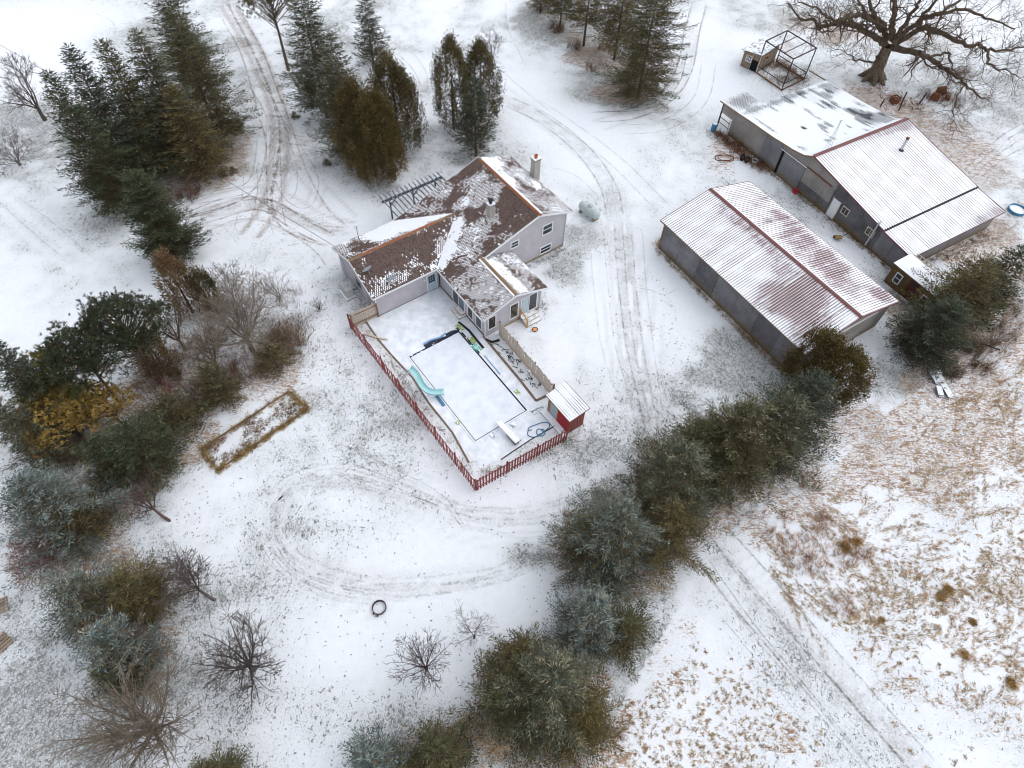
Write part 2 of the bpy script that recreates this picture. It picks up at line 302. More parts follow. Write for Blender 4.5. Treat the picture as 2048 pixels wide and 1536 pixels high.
# ---------------------------------------------------------------- where the trees stand
def tb(base=None, top=None, h=None):
    if base is not None and h is None: return G(*base)[:2], height_at(base, top)
    if base is not None: return G(*base)[:2], h
    return G(top[0], top[1], h)[:2], h
GL, GC, GR, GM, GB = 'tall spruces left of the drive', 'evergreens between the drives', 'evergreens beside the top track', 'diagonal row of spruces', 'evergreens on the left side'
trees = [
 ('spruce', (252, 425), (118, 126), None, 3.7, 'dark', GL, 'leftmost tall olive spruce of the upper left clump, beside a bare orchard tree', dict(gap=.12, dens=.95)),
 ('spruce', (285, 378), (165, 75), None, 3.6, 'bluedk', GL, 'tall narrow topped dark spruce, second from the left in the upper left clump', dict(gap=.06, prof=.8, dens=.95)),
 ('spruce', (330, 345), (235, 65), None, 3.8, 'olive', GL, 'thin olive spruce in the middle of the upper left clump', dict(gap=.12, dens=.95)),
 ('spruce', (385, 330), (290, 50), None, 4.0, 'blue', GL, 'grey blue spruce right of the middle in the upper left clump', dict(gap=.05, dens=.95)),
 ('spruce', (440, 278), (383, 0), None, 4.8, 'olive', GL, 'broad olive green spruce touching the rutted drive', {}),
 ('spruce', (395, 165), (345, -90), None, 4.2, 'dark', GL, 'very dark spruce at the top edge left of the drive', {}),
 ('spruce', (415, 350), (345, 170), None, 4.0, 'brownish', GL, 'low brown shaded spruce at the foot of the upper left clump', dict(gap=.2)),
 ('spruce', (355, 520), (265, 345), None, 3.0, 'dark', None, 'dense dark green many pointed spruce in front of the upper left clump', dict(prof=.55, dens=1.35, gap=.02)),
 ('spruce', (655, 235), (612, -55), None, 4.4, 'dark', GC, 'tallest dark green spruce between the drives, leftmost', {}),
 ('spruce', (708, 320), (668, 62), None, 3.7, 'blue', GC, 'dull grey green spruce with browned tip behind the golden cedars', {}),
 ('spruce', (748, 128), (718, -10), None, 2.6, 'bluedk', GC, 'small narrow blackish spruce by the top edge between the drives', dict(prof=.8)),
 ('arbor', (800, 285), (770, 108), None, 2.9, 'brownish', GC, 'brown green cedar standing behind the wider cedar', dict(cols=2)),
 ('arbor', (752, 352), (730, 180), None, 3.2, 'gold', GC, 'wide golden brown cedar standing lowest between the drives', dict(cols=3)),
 ('arbor', (908, 258), (893, 85), None, 1.9, 'brownish', GC, 'left thin see-through cedar of the group behind the house', dict(dens=.7)),
 ('arbor', (962, 245), (945, 92), None, 2.0, 'brownish', GC, 'right thin cedar behind the small dark spruce', dict(dens=.8)),
 ('spruce', (952, 312), (965, 152), None, 2.6, 'bluedk', GC, 'small dark spruce with visible trunk just behind the house roof', dict(z0=.14)),
 ('spruce', (1275, 195), (1312, -60), None, 5.2, 'olive', GR, 'large drooping grey green conifer beside the curved track', dict(droop=.5, prof=.55)),
 ('spruce', (1167, 92), (1182, -80), None, 3.6, 'brownish', GR, 'thin brown conifer with bare trunk left of the large drooping one', dict(z0=.3, gap=.2)),
 ('spruce', (1120, 52), (1130, -60), None, 3.6, 'olive', GR, 'olive conifer at the left end of the top group', dict(z0=.25)),
 ('spruce', (1228, 120), (1245, -90), None, 4.0, 'brownish', GR, 'brown conifer hard against the large drooping one', dict(z0=.2, gap=.15)),
 ('spruce', (1080, 25), (1085, -60), None, 2.2, 'brownish', GR, 'small brown conifer at the top edge, far left of the top group', dict(z0=.2)),
 ('spruce', None, (1912, 612), 6.0, 3.5, 'bluedk', None, 'round dense blue green spruce in front of the brown shed', dict(prof=.5, dens=1.15)),
 ('spruce', None, (1975, 525), 7.5, 4.0, 'brownish', None, 'dull olive spruce behind the round blue green spruce', dict(prof=.6)),
 ('spruce', None, (2050, 500), 8, 3.2, 'dark', None, 'dark spruce cut by the right edge beyond the brown shed', dict(prof=.7)),
 ('arbor', None, (1712, 700), 6.0, 3.0, 'gold', GM, 'golden brown cedar at the barn corner, top of the diagonal row', dict(cols=2, dens=1.2)),
 ('spruce', None, (1640, 758), 8.0, 3.9, 'bluedk', GM, 'dark blue spruce next to the golden cedar in the diagonal row', dict(prof=.65)),
 ('spruce', None, (1590, 800), 8.2, 4.0, 'blue', GM, 'grey blue spruce third from the top of the diagonal row', dict(tips=.15, prof=.7)),
 ('spruce', None, (1510, 815), 8.6, 4.5, 'olive', GM, 'olive grey spruce with tan cones fourth in the diagonal row', dict(tips=.25, prof=.75)),
 ('spruce', None, (1430, 855), 6.0, 4.2, 'olive', GM, 'lower olive spruce spreading toward the tyre tracks', dict(gap=.2)),
 ('spruce', None, (1375, 895), 8.6, 4.5, 'blue', GM, 'grey green spruce above the bluest spruce in the diagonal row', dict(tips=.18)),
 ('spruce', None, (1250, 1018), 8.5, 4.7, 'silver', GM, 'broad blue spruce in the middle of the diagonal row with brown lower boughs', dict(prof=.8)),
 ('spruce', None, (1350, 1010), 6.0, 4.2, 'brownish', GM, 'low brown green spruce on the field side of the broad blue spruce', dict(gap=.2)),
 ('spruce', None, (1225, 1128), 5.0, 1.2, 'bluedk', GM, 'little dark green spruce tip between two blue spruces', {}),
 ('spruce', None, (1195, 1205), 7.4, 2.6, 'icy', GM, 'silvery blue round spruce with tan tip in the lower diagonal row', dict(tips=.25, prof=.7)),
 ('spruce', None, (1112, 1345), 9.4, 4.0, 'blue', GM, 'largest green spruce at the bottom of the picture with tan cones on top', dict(tips=.28, dens=1.2, prof=.8)),
 ('spruce', None, (1030, 1370), 6.0, 3.8, 'olive', GM, 'olive green spruce skirt left of the largest bottom spruce', dict()),
 ('spruce', None, (1170, 1420), 5.5, 3.2, 'gold', GM, 'yellow green low spruce right of the largest bottom spruce', dict()),
 ('spruce', None, (1250, 1240), 4.5, 2.7, 'olive', GM, 'olive low spruce on the field side of the silvery round spruce', dict(gap=.1)),
 ('spruce', None, (1045, 1300), 4.5, 2.3, 'brownish', GM, 'brown green low spruce on the lawn side above the largest bottom spruce', dict(gap=.1)),
 ('spruce', None, (1180, 1050), 4.5, 2.6, 'brownish', GM, 'low brown green spruce on the lawn side of the broad blue spruce', dict(gap=.12)),
 ('spruce', None, (735, 1515), 6, 2.3, 'icy', GM, 'blue spruce tip at the bottom edge, left of the tan bush', {}),
 ('spruce', None, (870, 1500), 5.5, 2.6, 'olive', GM, 'grey green spruce at the bottom edge beside the tan bush', dict(gap=.1)),
 ('spruce', None, (800, 1560), 5, 1.6, 'brownish', GM, 'small brown spruce at the bottom edge between blue and grey green ones', dict(gap=.1)),
 ('spruce', None, (400, 1545), 5, 1.8, 'olive', None, 'olive spruce top just showing at the bottom edge under the big bare tree', {}),
 ('spruce', None, (30, 960), 7.5, 4.3, 'icy', GB, 'big silvery blue spruce filling the left edge', dict(prof=.75)),
 ('spruce', None, (110, 1010), 4.5, 2.6, 'brownish', GB, 'low brown green spruce right of the big silvery blue one', dict(gap=.1)),
 ('spruce', None, (-15, 690), 10, 3.0, 'bluedk', GB, 'dark blue spruce cut by the left edge above the yellow pine', {}),
 ('spruce', None, (-20, 800), 8, 2.6, 'blue', GB, 'blue spruce cut by the left edge beside the yellow pine', {}),
 ('spruce', None, (245, 850), 6.0, 3.2, 'dark', GB, 'dark green low spruce below the yellow pine', dict(prof=.6)),
 ('spruce', None, (180, 880), 5, 2.5, 'dark', GB, 'dark spruce half hidden beside the low spruce on the left', {}),
 ('pine', None, (205, 600), 10.0, 2.9, 'dark', GB, 'dark green long needled pine with open crown on the left', dict(z0=.45, dens=1.1)),
 ('pine', None, (120, 660), 9.0, 2.5, 'dark', GB, 'smaller dark green pine left of the open crowned pine', dict(z0=.45)),
 ('pine', None, (70, 715), 7.0, 2.6, 'yellowgreen', GB, 'yellow green pine near the left edge', dict(z0=.3)),
 ('pine', None, (80, 790), 5.5, 2.5, 'yellow', GB, 'bright golden yellow pine below the dark pines', dict(z0=.3, dens=1.1)),
 ('pine', None, (185, 780), 4.5, 1.7, 'yellow', GB, 'small golden yellow pine right of the bright one', dict(z0=.3, dens=.9)),
 ('arbor', None, (325, 515), 6.5, 1.4, 'tan', GB, 'tall tan brown leafy tree in front of the dark pointed spruce', dict(dens=.8)),
 ('arbor', None, (395, 545), 5, 1.0, 'olive', GB, 'slim olive cedar right of the tan brown tree', dict(dens=.8)),
 ('arbor', None, (290, 680), 4.5, 1.3, 'tan', GB, 'golden brown cedar between dark pine and bare branches', dict(dens=.9)),
 ('spruce', None, (410, 735), 4.5, 1.6, 'olive', GB, 'olive green yew like spruce low under the bare branches', dict(prof=.5)),
 ('spruce', None, (535, 690), 3.0, 1.6, 'brownish', GB, 'brown green low conifer at the right end of the left thicket', dict(prof=.5, gap=.15)),
 ('spruce', None, (330, 800), 3.6, 2.3, 'olive', GB, 'dull green low conifer in the middle of the left thicket', dict(prof=.5, gap=.1)),
 ('spruce', None, (118, 1168), 6.0, 3.3, 'silver', GB, 'wide blue spruce above the paler compact one in the lower left group', dict(prof=.75)),
 ('spruce', None, (228, 1160), 5.0, 2.9, 'brownish', GB, 'brown green spruce right of the wide blue one in the lower left group', dict()),
 ('spruce', None, (180, 1268), 6.5, 2.3, 'icy', GB, 'silvery blue compact spruce in the lower left group', dict(tips=.2, prof=.65)),
 ('spruce', None, (200, 1330), 4.0, 2.0, 'olive', GB, 'olive low spruce under the silvery blue one', dict()),
]
bare = [
 ((90, 240), 7.5, 4.0, 'dark bare orchard tree left of the tall spruces', dict(stems=5, trunk=.2, rad=.12, lvl=3, wig=.2)),
 ((505, 700), 7.5, 5.0, 'pale barked bare tree with long low limbs above the garden bed', dict(stems=12, trunk=.2, rad=.11, lvl=3, wig=.13, col=(.2, .17, .14))),
 ((440, 745), 6.5, 3.4, 'twisted pale bare tree in the left thicket', dict(stems=6, trunk=.14, rad=.09, lvl=3, col=(.17, .13, .09))),
 ((340, 1042), 3.6, 2.3, 'small leaning bare apple tree above the lower left lawn', dict(stems=8, trunk=.1, rad=.07, lvl=3, col=(.1, .07, .06), tilt=(-.8, .4, 0), trunk_h=.22)),
 ((430, 1200), 5.5, 2.1, 'bare upright tree leaning left at the lawn edge', dict(stems=9, trunk=.1, rad=.06, lvl=3, tilt=(-.3, .1, 0), trunk_h=.25, col=(.1, .08, .075))),
 ((508, 1338), 5.2, 3.3, 'dark bare spreading tree in the lower left lawn', dict(stems=10, trunk=.16, rad=.1, lvl=3, wig=.2, col=(.085, .07, .062))),
 ((315, 1462), 5.5, 5.3, 'largest bare brown tree at the lower left', dict(stems=15, trunk=.26, trunk_h=.12, rad=.15, lvl=3, wig=.12, minr=.012, kids=3.0, col=(.17, .14, .11))),
 ((853, 1338), 4.0, 2.3, 'small round bare tree right of the fire ring', dict(stems=16, trunk=.1, trunk_h=.1, rad=.055, lvl=3, wig=.07, kids=2.6, col=(.085, .06, .06), minr=.012)),
 ((948, 1276), 4.2, 1.5, 'slender bare sapling above the bottom spruce', dict(stems=5, trunk=.06, trunk_h=.15, rad=.032, lvl=3, wig=.1, minr=.006, col=(.1, .075, .07))),
 ((985, 138), 4.8, 1.6, 'thin bare sapling behind the right cedar', dict(stems=5, trunk=.06, rad=.04, lvl=3, col=(.11, .09, .085))),
 ((40, 330), 3.5, 3.2, 'low grey bare shrub tree at the left edge', dict(stems=12, trunk=.15, trunk_h=.08, rad=.06, lvl=3, col=(.13, .11, .1))),
 ((370, 700), 6, 2.6, 'bare brown tree among the evergreens of the left thicket', dict(stems=6, trunk=.13, rad=.08, lvl=3, col=(.12, .085, .06))),
 ((285, 1290), 5.2, 2.4, 'bare brown tree growing against the lower left spruces', dict(stems=7, trunk=.12, rad=.06, lvl=3, col=(.15, .11, .085))),
 ((60, 880), 4, 1.6, 'pale bare bush between the blue spruces on the left', dict(stems=9, trunk=.08, rad=.04, lvl=3, col=(.2, .16, .12))),
 ((470, 600), 4, 2.2, 'thin bare sapling clump beside the turning tracks', dict(stems=7, trunk=.07, rad=.04, lvl=3, col=(.14, .12, .11))),
]
# ---------------------------------------------------------------- ground sheet
def axis_pts(lo, hi, st, far):
    a = np.arange(lo, hi+.001, st); return np.concatenate([[-far, -far/2.2, lo-70, lo-20, lo-5], a, [hi+5, hi+20, hi+70, far/2.2, far]])
gx = axis_pts(-72, 74, .34, 900); gy = axis_pts(1, 104, .32, 900)
X, Y = np.meshgrid(gx, gy); GXY = np.stack([X.ravel(), Y.ravel()], 1); NG = len(GXY)
def smooth(x): x = np.clip(x, 0, 1); return x*x*(3-2*x)
def fbm(P, s, seed, octv=4):
    r = np.random.default_rng(seed); out = 0; amp = 1; tot = 0
    for o in range(octv):
        n = 256; T = r.random((n, n)); q = P*s; i = np.floor(q).astype(int); f = q-i; f = f*f*(3-2*f)
        g = lambda a, b: T[(i[:, 0]+a) % n, (i[:, 1]+b) % n]
        out = out+amp*((g(0, 0)*(1-f[:, 0])+g(1, 0)*f[:, 0])*(1-f[:, 1])+(g(0, 1)*(1-f[:, 0])+g(1, 1)*f[:, 0])*f[:, 1])
        tot += amp; amp *= .5; s *= 2.1
    return out/tot
def poly_dist(P, pts):
    d = np.full(len(P), 1e9)
    for a, b in zip(pts[:-1], pts[1:]):
        a, b = np.array(a[:2]), np.array(b[:2]); ab = b-a; t = np.clip(((P-a)@ab)/(ab@ab+1e-9), 0, 1)
        d = np.minimum(d, np.hypot(*(P-a-t[:, None]*ab).T))
    return d
def inside(P, pts):
    c = np.zeros(len(P), bool); n = len(pts)
    for i in range(n):
        (x0, y0), (x1, y1) = pts[i][:2], pts[(i+1) % n][:2]
        k = ((y0 > P[:, 1]) != (y1 > P[:, 1])) & (P[:, 0] < (x1-x0)*(P[:, 1]-y0)/(y1-y0+1e-12)+x0); c ^= k
    return c
def gp(l): return [G(u, v)[:2] for u, v in l]
def spline(pts, n=8):
    pts = [np.array(p, float) for p in pts]; q = [2*pts[0]-pts[1]]+pts+[2*pts[-1]-pts[-2]]; out = []
    for i in range(1, len(q)-2):
        for t in np.linspace(0, 1, n, endpoint=False):
            out.append(.5*((2*q[i])+(-q[i-1]+q[i+1])*t+(2*q[i-1]-5*q[i]+4*q[i+1]-q[i+2])*t*t+(-q[i-1]+3*q[i]-3*q[i+1]+q[i+2])*t**3))
    out.append(pts[-1]); return out
big = fbm(GXY, .05, 1); mid = fbm(GXY, .25, 2); fine = fbm(GXY, .9, 3)
grass = .36+.5*(big-.5)+.55*(mid-.5)+.3*(fine-.5); leaf = np.full(NG, 0.0); dirt = np.zeros(NG); hgt = (mid-.5)*.05
def blob(arr, u, v, ru, rv, val, mode='add', rot=0):
    c = G(u, v)[:2]; q = GXY-c; a = math.radians(rot); x = q[:, 0]*math.cos(a)+q[:, 1]*math.sin(a); y = -q[:, 0]*math.sin(a)+q[:, 1]*math.cos(a)
    k = smooth(1.25-np.hypot(x/ru, y/rv)+.5*(mid-.5)+.3*(fine-.5))
    if mode == 'add': arr += val*k
    else: arr += (val-arr)*k
# clean deep snow
for u, v, ru, rv in ((60, 60, 14, 10), (170, 130, 12, 8), (900, 1180, 9, 6), (760, 1330, 8, 6), (980, 980, 6, 3), (1150, 250, 9, 7), (1060, 170, 8, 4), (1250, 600, 5, 10), (1420, 160, 7, 7),
                     (1180, 330, 6, 5), (620, 420, 9, 6), (500, 400, 6, 4), (1000, 1080, 8, 4), (1380, 60, 6, 6), (1500, 90, 4, 4), (1330, 560, 3, 8), (800, 130, 9, 3), (1480, 290, 4, 5),
                     (1850, 1480, 9, 4), (1900, 1350, 5, 3), (60, 450, 6, 4), (620, 1480, 4, 2), (1400, 1180, 2, 4)):
    blob(grass, u, v, ru, rv, .13, 'set')
# thin snow with grass showing
for u, v, ru, rv, a in ((1150, 60, 10, 6, .35), (1200, 180, 7, 4, .3), (1500, 740, 5, 3, .55), (1480, 690, 4, 3, .3), (60, 260, 9, 7, .32), (80, 460, 9, 5, .22), (300, 90, 10, 6, .3), (640, 900, 6, 5, .08), (560, 1130, 6, 5, .07),
                        (300, 960, 5, 3, .22), (100, 1440, 8, 6, .12), (40, 1300, 6, 6, .1), (480, 1440, 6, 4, .1), (700, 1450, 5, 3, .2), (1130, 540, 3, 3, .35), (1170, 480, 3, 3, .25), (1700, 600, 5, 2, .4), (1790, 760, 3, 3, .35), (1250, 860, 4, 3, .2),
                        (1180, 900, 3, 2, .2), (1060, 1110, 2.2, 1.2, .45), (1320, 1290, 3.5, 5, .22), (1380, 1400, 4, 3, .2), (700, 640, 2, 5, .2), (580, 680, 4, 4, .22), (1250, 200, 7, 4, .25), (950, 300, 3, 4, .15), (770, 390, 5, 3, .2),
                        (1330, 800, 4, 3, .25), (420, 1080, 5, 4, .1), (850, 1450, 4, 2, .2), (1900, 700, 5, 4, .2)):
    blob(grass, u, v, ru, rv, a)
# dead leaves and tan litter
for u, v, ru, rv, a in ((1740, 200, 10, 6, .55), (1850, 260, 10, 6, .55), (1950, 330, 8, 7, .5), (1880, 60, 16, 12, .4), (1640, 60, 9, 8, .42), (1560, 110, 4, 4, .35), (1470, 300, 4, 3, .6), (1450, 340, 3, 2, .4), (1180, 120, 8, 2.5, .6), (1240, 190, 4, 2, .7),
                        (440, 300, 4, 5, .45), (420, 350, 4, 3, .5), (1900, 480, 6, 4, .5), (1980, 520, 6, 6, .5), (1900, 760, 5, 4, .6), (1980, 640, 5, 6, .6), (450, 780, 9, 3, .5), (300, 880, 6, 2.5, .5), (560, 720, 3, 3, .45), (780, 330, 4, 3, .3),
                        (1750, 900, 7, 5, .42), (1900, 860, 8, 6, .38), (1640, 1000, 4, 4, .35), (2000, 440, 4, 4, .35), (560, 510, 4, 2, .3), (250, 950, 5, 2, .3), (60, 1120, 4, 3, .4), (560, 600, 3, 3, .3), (1790, 620, 2, 3, .4)):
    blob(leaf, u, v, ru, rv, a)
for (k_, b_, t_, h_, R_, *_r) in trees:
    c_, _h = tb(b_, t_, h_); d_ = np.hypot(*(GXY-c_).T); k = smooth(1.5-d_/(R_*1.05)+.5*(mid-.5)+.5*(fine-.5)); leaf += .27*k; grass += .05*k
for (b_, h_, R_, *_r) in bare:
    d_ = np.hypot(*(GXY-G(*b_)[:2]).T); k = smooth(1.3-d_/R_+.6*(mid-.5)); grass += .03*k
# the unmown field beyond the tree row
field = inside(GXY, gp([(1180, 1536), (1290, 1330), (1420, 1120), (1520, 1020), (1640, 960), (1770, 830), (1860, 760), (2400, 400), (2400, 1900), (1100, 1900)]))
lane = poly_dist(GXY, gp([(1395, 1080), (1460, 1180), (1600, 1340), (1790, 1560), (1950, 1760)]))
rows = .5+.5*np.sin((GXY@np.array([.35, .94]))*2.2+6*(mid-.5))
fk = np.where(field, smooth((lane-1.3)/2), 0); leaf += fk*(.27+.55*(fine-.45)+.35*(mid-.5)+.14*(rows-.5)); grass = np.where(field, .27+.6*(mid-.5), grass); grass += np.where(field & (lane < 3.2), .16*smooth(1.2-lane/3), 0)
# wheel marks
def track(pts, wdt, d=0, g=0, h=0, gauge=0, n=8):
    P = np.array(spline(gp(pts), n)); T = np.gradient(P, axis=0); T /= np.linalg.norm(T, axis=1)[:, None]+1e-9; Nn = np.stack([-T[:, 1], T[:, 0]], 1)
    for off in ((-gauge/2, gauge/2) if gauge else (0,)):
        lo, hi = (P+Nn*off).min(0)-1.5, (P+Nn*off).max(0)+1.5
        idx = np.where((GXY > lo).all(1) & (GXY < hi).all(1))[0]
        dd = poly_dist(GXY[idx], list(P+Nn*off)); k = smooth(1.3-dd/wdt)
        brk = .55+.9*(fine[idx]-.2)
        h_ = h*.45; dirt[idx] = np.maximum(dirt[idx], min(1, d*1.25)*k*brk); hgt[idx] -= h_*k
        if g: grass[idx] += (g-grass[idx])*k*.35
        if h: hgt[idx] += .4*h_*smooth(1-np.abs(dd-wdt*1.8)/wdt)
track([(455, 10), (490, 70), (535, 160), (560, 240), (556, 330), (540, 410), (500, 470)], .3, .8, h=.09, gauge=1.7)
track([(462, 20), (505, 90), (545, 190), (575, 270), (600, 330), (640, 380), (700, 440)], .2, .42, h=.03, gauge=1.6)
track([(540, 180), (552, 250), (570, 280), (620, 290), (650, 292)], .18, .38, h=.03, gauge=1.5)
track([(360, 430), (430, 400), (500, 385), (560, 395), (640, 440), (700, 455)], .2, .5, h=.03, gauge=1.6)
track([(380, 440), (450, 440), (520, 425), (570, 450), (660, 480)], .2, .42, h=.03, gauge=1.5)
track([(560, 240), (600, 300), (635, 360), (625, 410), (590, 420), (555, 400), (520, 350), (515, 280)], .16, .32, h=.02, gauge=1.5)
track([(580, 280), (585, 330), (570, 390), (540, 400), (510, 345)], .16, .28, h=.02)
for pts in ([(760, 95), (815, 130), (835, 160), (830, 195)], [(770, 90), (830, 120), (845, 155), (842, 190)], [(1010, 10), (1030, 90), (1050, 115)]): track(pts, .2, .08, .05, .04)
track([(1235, 430), (1245, 560), (1265, 720), (1300, 840), (1310, 900)], .22, .2, .3, .1, 2.0)
track([(1215, 450), (1225, 600), (1245, 730), (1285, 880)], .2, .2, .3, .1, 1.7)
track([(1000, 180), (1110, 260), (1200, 340), (1240, 430)], .24, .2, .2, .08, 1.9)
track([(1200, 250), (1290, 215), (1350, 170), (1375, 90), (1400, 10)], .25, .28, .25, .08, 1.9)
track([(1210, 225), (1300, 200), (1360, 110)], .22, .25, .22, .08, 1.7)
for k in range(3): track([(1235+k*22, 430+k*40), (1262+k*20, 600), (1285+k*22, 740), (1310+k*10, 880)], .14, .16, .3, .05, .5)
for k in range(4): track([(1290, 920+k*14), (1180, 985+k*16), (1040, 1030+k*18), (900, 1020+k*12), (740, 950+k*10), (610, 960), (545, 1030+k*8), (590, 1110+k*10), (760, 1160+k*6), (950, 1150)], .16, .13, .22, .04, 1.2)
for k in range(5): track([(560-k*18, 1080), (590-k*12, 1120+k*10), (650, 1160+k*12), (740, 1180+k*14)], .12, .16, .25, .03)
track([(1395, 1075), (1460, 1170), (1600, 1330), (1790, 1550), (1950, 1740)], .2, .22, .1, .1, 1.9)
for o in (-40, 45, 70): track([(1420+o, 1100), (1480+o, 1180), (1620+o, 1340), (1800+o, 1545)], .13, .25, .2, .06, .45)
track([(1440, 1060), (1540, 1180), (1700, 1370), (1840, 1545)], .25, .1, .08, .05)
for o in (0, 18, 34): track([(2046, 250+o), (1990, 290+o), (1930, 345+o), (1900, 375+o)], .3, .12, .06, .05)
for pts in ([(0, 420), (60, 480), (140, 540)], [(20, 400), (100, 470), (180, 520)]): track(pts, .3, 0, .03, .05)
# flat ground inside the pool yard and below the buildings
yard = inside(GXY, [HF.W(a, b)[:2] for a, b in ((-8, -1.4), (-8, 20), (2, 20), (8, 13), (8, 6.4), (18, 6.2), (18, -1.4))])
hgt = np.where(yard | (np.abs(X.ravel()) > 73) | (Y.ravel() > 103.5) | (Y.ravel() < 1.2), 0, hgt)
for fr, r in ((B1, (-.5, 17.8, -.5, 11)), (B2, (-10, 21.5, -2.5, 14))):
    q = GXY-fr.O[:2]; a = q@fr.d1[:2]; b = q@fr.d2[:2]; hgt = np.where((a > r[0]) & (a < r[1]) & (b > r[2]) & (b < r[3]), 0, hgt)
hgt = np.where(yard, 0, hgt)
nx, ny = len(gx), len(gy)
ii = (np.arange(ny-1)[:, None]*nx+np.arange(nx-1)).ravel()
m = N('snowy_ground', .85, .2); a = m.attr('col'); s_ = m.n('SeparateColor'); m.l(a['Color'], s_.inputs[0])
GA, LE, DI = s_.outputs[0], s_.outputs[1], s_.outputs[2]
def specks(scale, dens, gain, dist=.6, stretch=None, off=None, soft=.03, top=.745):
    n_ = m.noise(scale, 6, .7, coord='World', dist=dist, stretch=stretch, off=off)
    lo = m.math('SUBTRACT', top, m.math('MULTIPLY', dens, gain)); return m.ramp(n_, m.math('SUBTRACT', lo, soft), m.math('ADD', lo, soft))
thin = m.ramp(m.noise(.8, 5, .6, coord='World'), .35, .75)
snow = m.mix(m.ramp(GA, .15, .6), SNOW, m.mix(thin, (.74, .76, .78), (.60, .62, .62)))
snow = m.mix(m.ramp(m.noise(2.2, 5, .65, coord='World'), .35, .7), snow, m.mix(.12, snow, (.45, .48, .53)))
g1 = m.math('MULTIPLY', specks(4.8, GA, .37, 1.3, (1, .7, 1)), m.ramp(GA, 1.3, .25)); g2 = specks(11, GA, .40, .5, None, (7, 3, 1)); g3 = specks(3.4, LE, .47, 1.2, (.55, 1.25, 1), (3, 9, 2), .03, .77); g4 = specks(9, LE, .46, .6, None, (1, 5, 8), .03, .77)
c = m.mix(m.math('MULTIPLY', g2, .6), snow, (.2, .205, .18)); c = m.mix(m.math('MULTIPLY', g1, m.ramp(m.noise(1.9, 4, .6, coord='World'), .2, .5)), c, (.10, .105, .085))
k = m.noise(1.7, 3, coord='World'); lc = m.mix(m.ramp(k, .4, .6), (.25, .13, .07), (.42, .28, .16))
c = m.mix(m.math('MULTIPLY', g4, .8), c, lc); c = m.mix(m.math('MULTIPLY', g3, .85), c, lc)
c = m.mix(m.math('MULTIPLY', DI, m.ramp(m.noise(7, 4, .7, coord='World'), .3, .6)), c, (.33, .26, .22))
m.color(c); m.bump(m.math('ADD', m.noise(9, 6, .75, coord='World'), m.math('MULTIPLY', g1, .5)), .8, .07)
gcol = np.stack([np.clip(grass, 0, .62), np.clip(leaf, 0, .52), np.clip(dirt, 0, 1)], 1)
o = np_mesh('ground', np.stack([X.ravel(), Y.ravel(), hgt], 1), np.stack([ii, ii+1, ii+nx+1, ii+nx], 1), m.m, gcol, smooth=True)
tag(o, 'snow dusted lawn and field with grass showing through', kind='structure')

# wheel tracks pressed through the snow: narrow soft edged ribbons lying on the ground
m = N('wheel_track', .9, .1); a = m.attr('col'); s_ = m.n('SeparateColor'); m.l(a['Color'], s_.inputs[0])
n1 = m.noise(5.5, 5, .7, coord='World'); n2 = m.noise(1.1, 3, coord='World', off=(4, 2, 0)); n3 = m.noise(17, 3, .6, coord='World')
al = m.math('MULTIPLY', s_.outputs[0], m.math('MULTIPLY', m.ramp(n1, .36, .6), m.ramp(n2, .3, .62)), True); al = m.math('MULTIPLY', al, m.ramp(n3, .25, .5), True)
m.color(m.mix(s_.outputs[1], (.17, .175, .15), (.29, .215, .17)))
tr_ = m.n('BsdfTransparent'); mx = m.n('MixShader'); m.l(al, mx.inputs[0]); m.l(tr_.outputs[0], mx.inputs[1]); m.l(m.b.outputs[0], mx.inputs[2]); m.l(mx.outputs[0], m.t.nodes['Material Output'].inputs[0]); M['track'] = m.m
HG = hgt.reshape(ny, nx)
def gh(P):
    i = np.clip(np.searchsorted(gx, P[:, 0]), 1, nx-1); j = np.clip(np.searchsorted(gy, P[:, 1]), 1, ny-1)
    return np.maximum.reduce([HG[j, i], HG[j-1, i], HG[j, i-1], HG[j-1, i-1]])
RV, RF, RC = [], [], []; RN = 0
def rib(pts, wdt, al_=.8, br_=0.0, gauge=0, wob=.05, lay=0):
    global RN
    P = np.array(spline(gp(pts), 14)); T = np.gradient(P, axis=0); T /= np.linalg.norm(T, axis=1)[:, None]+1e-9; Nn = np.stack([-T[:, 1], T[:, 0]], 1)
    for off in ((-gauge/2, gauge/2) if gauge else (0,)):
        Q = P+Nn*off+Nn*np.cumsum(RNG.normal(0, wob*.15, (len(P), 1)), 0).clip(-.2, .2); z = gh(Q)+.008+.004*(lay+RN/4e4); n = len(Q)
        for k, (o_, a_) in enumerate(((-1, 0), (-.45, 1), (.45, 1), (1, 0))):
            RV.append(np.c_[Q+Nn*o_*wdt/2, z]); e = np.minimum(1, np.minimum(np.arange(n), n-1-np.arange(n))/4.0); RC.append(np.stack([al_*a_*e, np.full(n, br_), np.zeros(n)], 1))
        i_ = np.arange(n-1)
        for k in range(3): RF.append(np.stack([RN+k*n+i_, RN+k*n+i_+1, RN+(k+1)*n+i_+1, RN+(k+1)*n+i_], 1))
        RN += 4*n
B_ = 1.0
rib([(452, 0), (478, 50), (513, 115), (545, 190), (562, 255), (556, 330), (545, 400), (560, 450)], .42, .95, B_, 0); rib([(470, 0), (497, 50), (530, 110), (556, 180), (580, 240), (600, 300), (620, 350), (660, 420), (700, 455)], .3, .6, B_)
rib([(440, 30), (480, 100), (500, 160), (520, 230), (535, 300), (510, 380), (440, 420), (365, 440)], .3, .7, B_, 0); rib([(500, 150), (540, 215), (565, 270), (620, 284), (660, 290)], .2, .6, B_, 1.5); rib([(545, 235), (548, 330), (552, 420), (565, 470)], .16, .55, B_, 1.4)
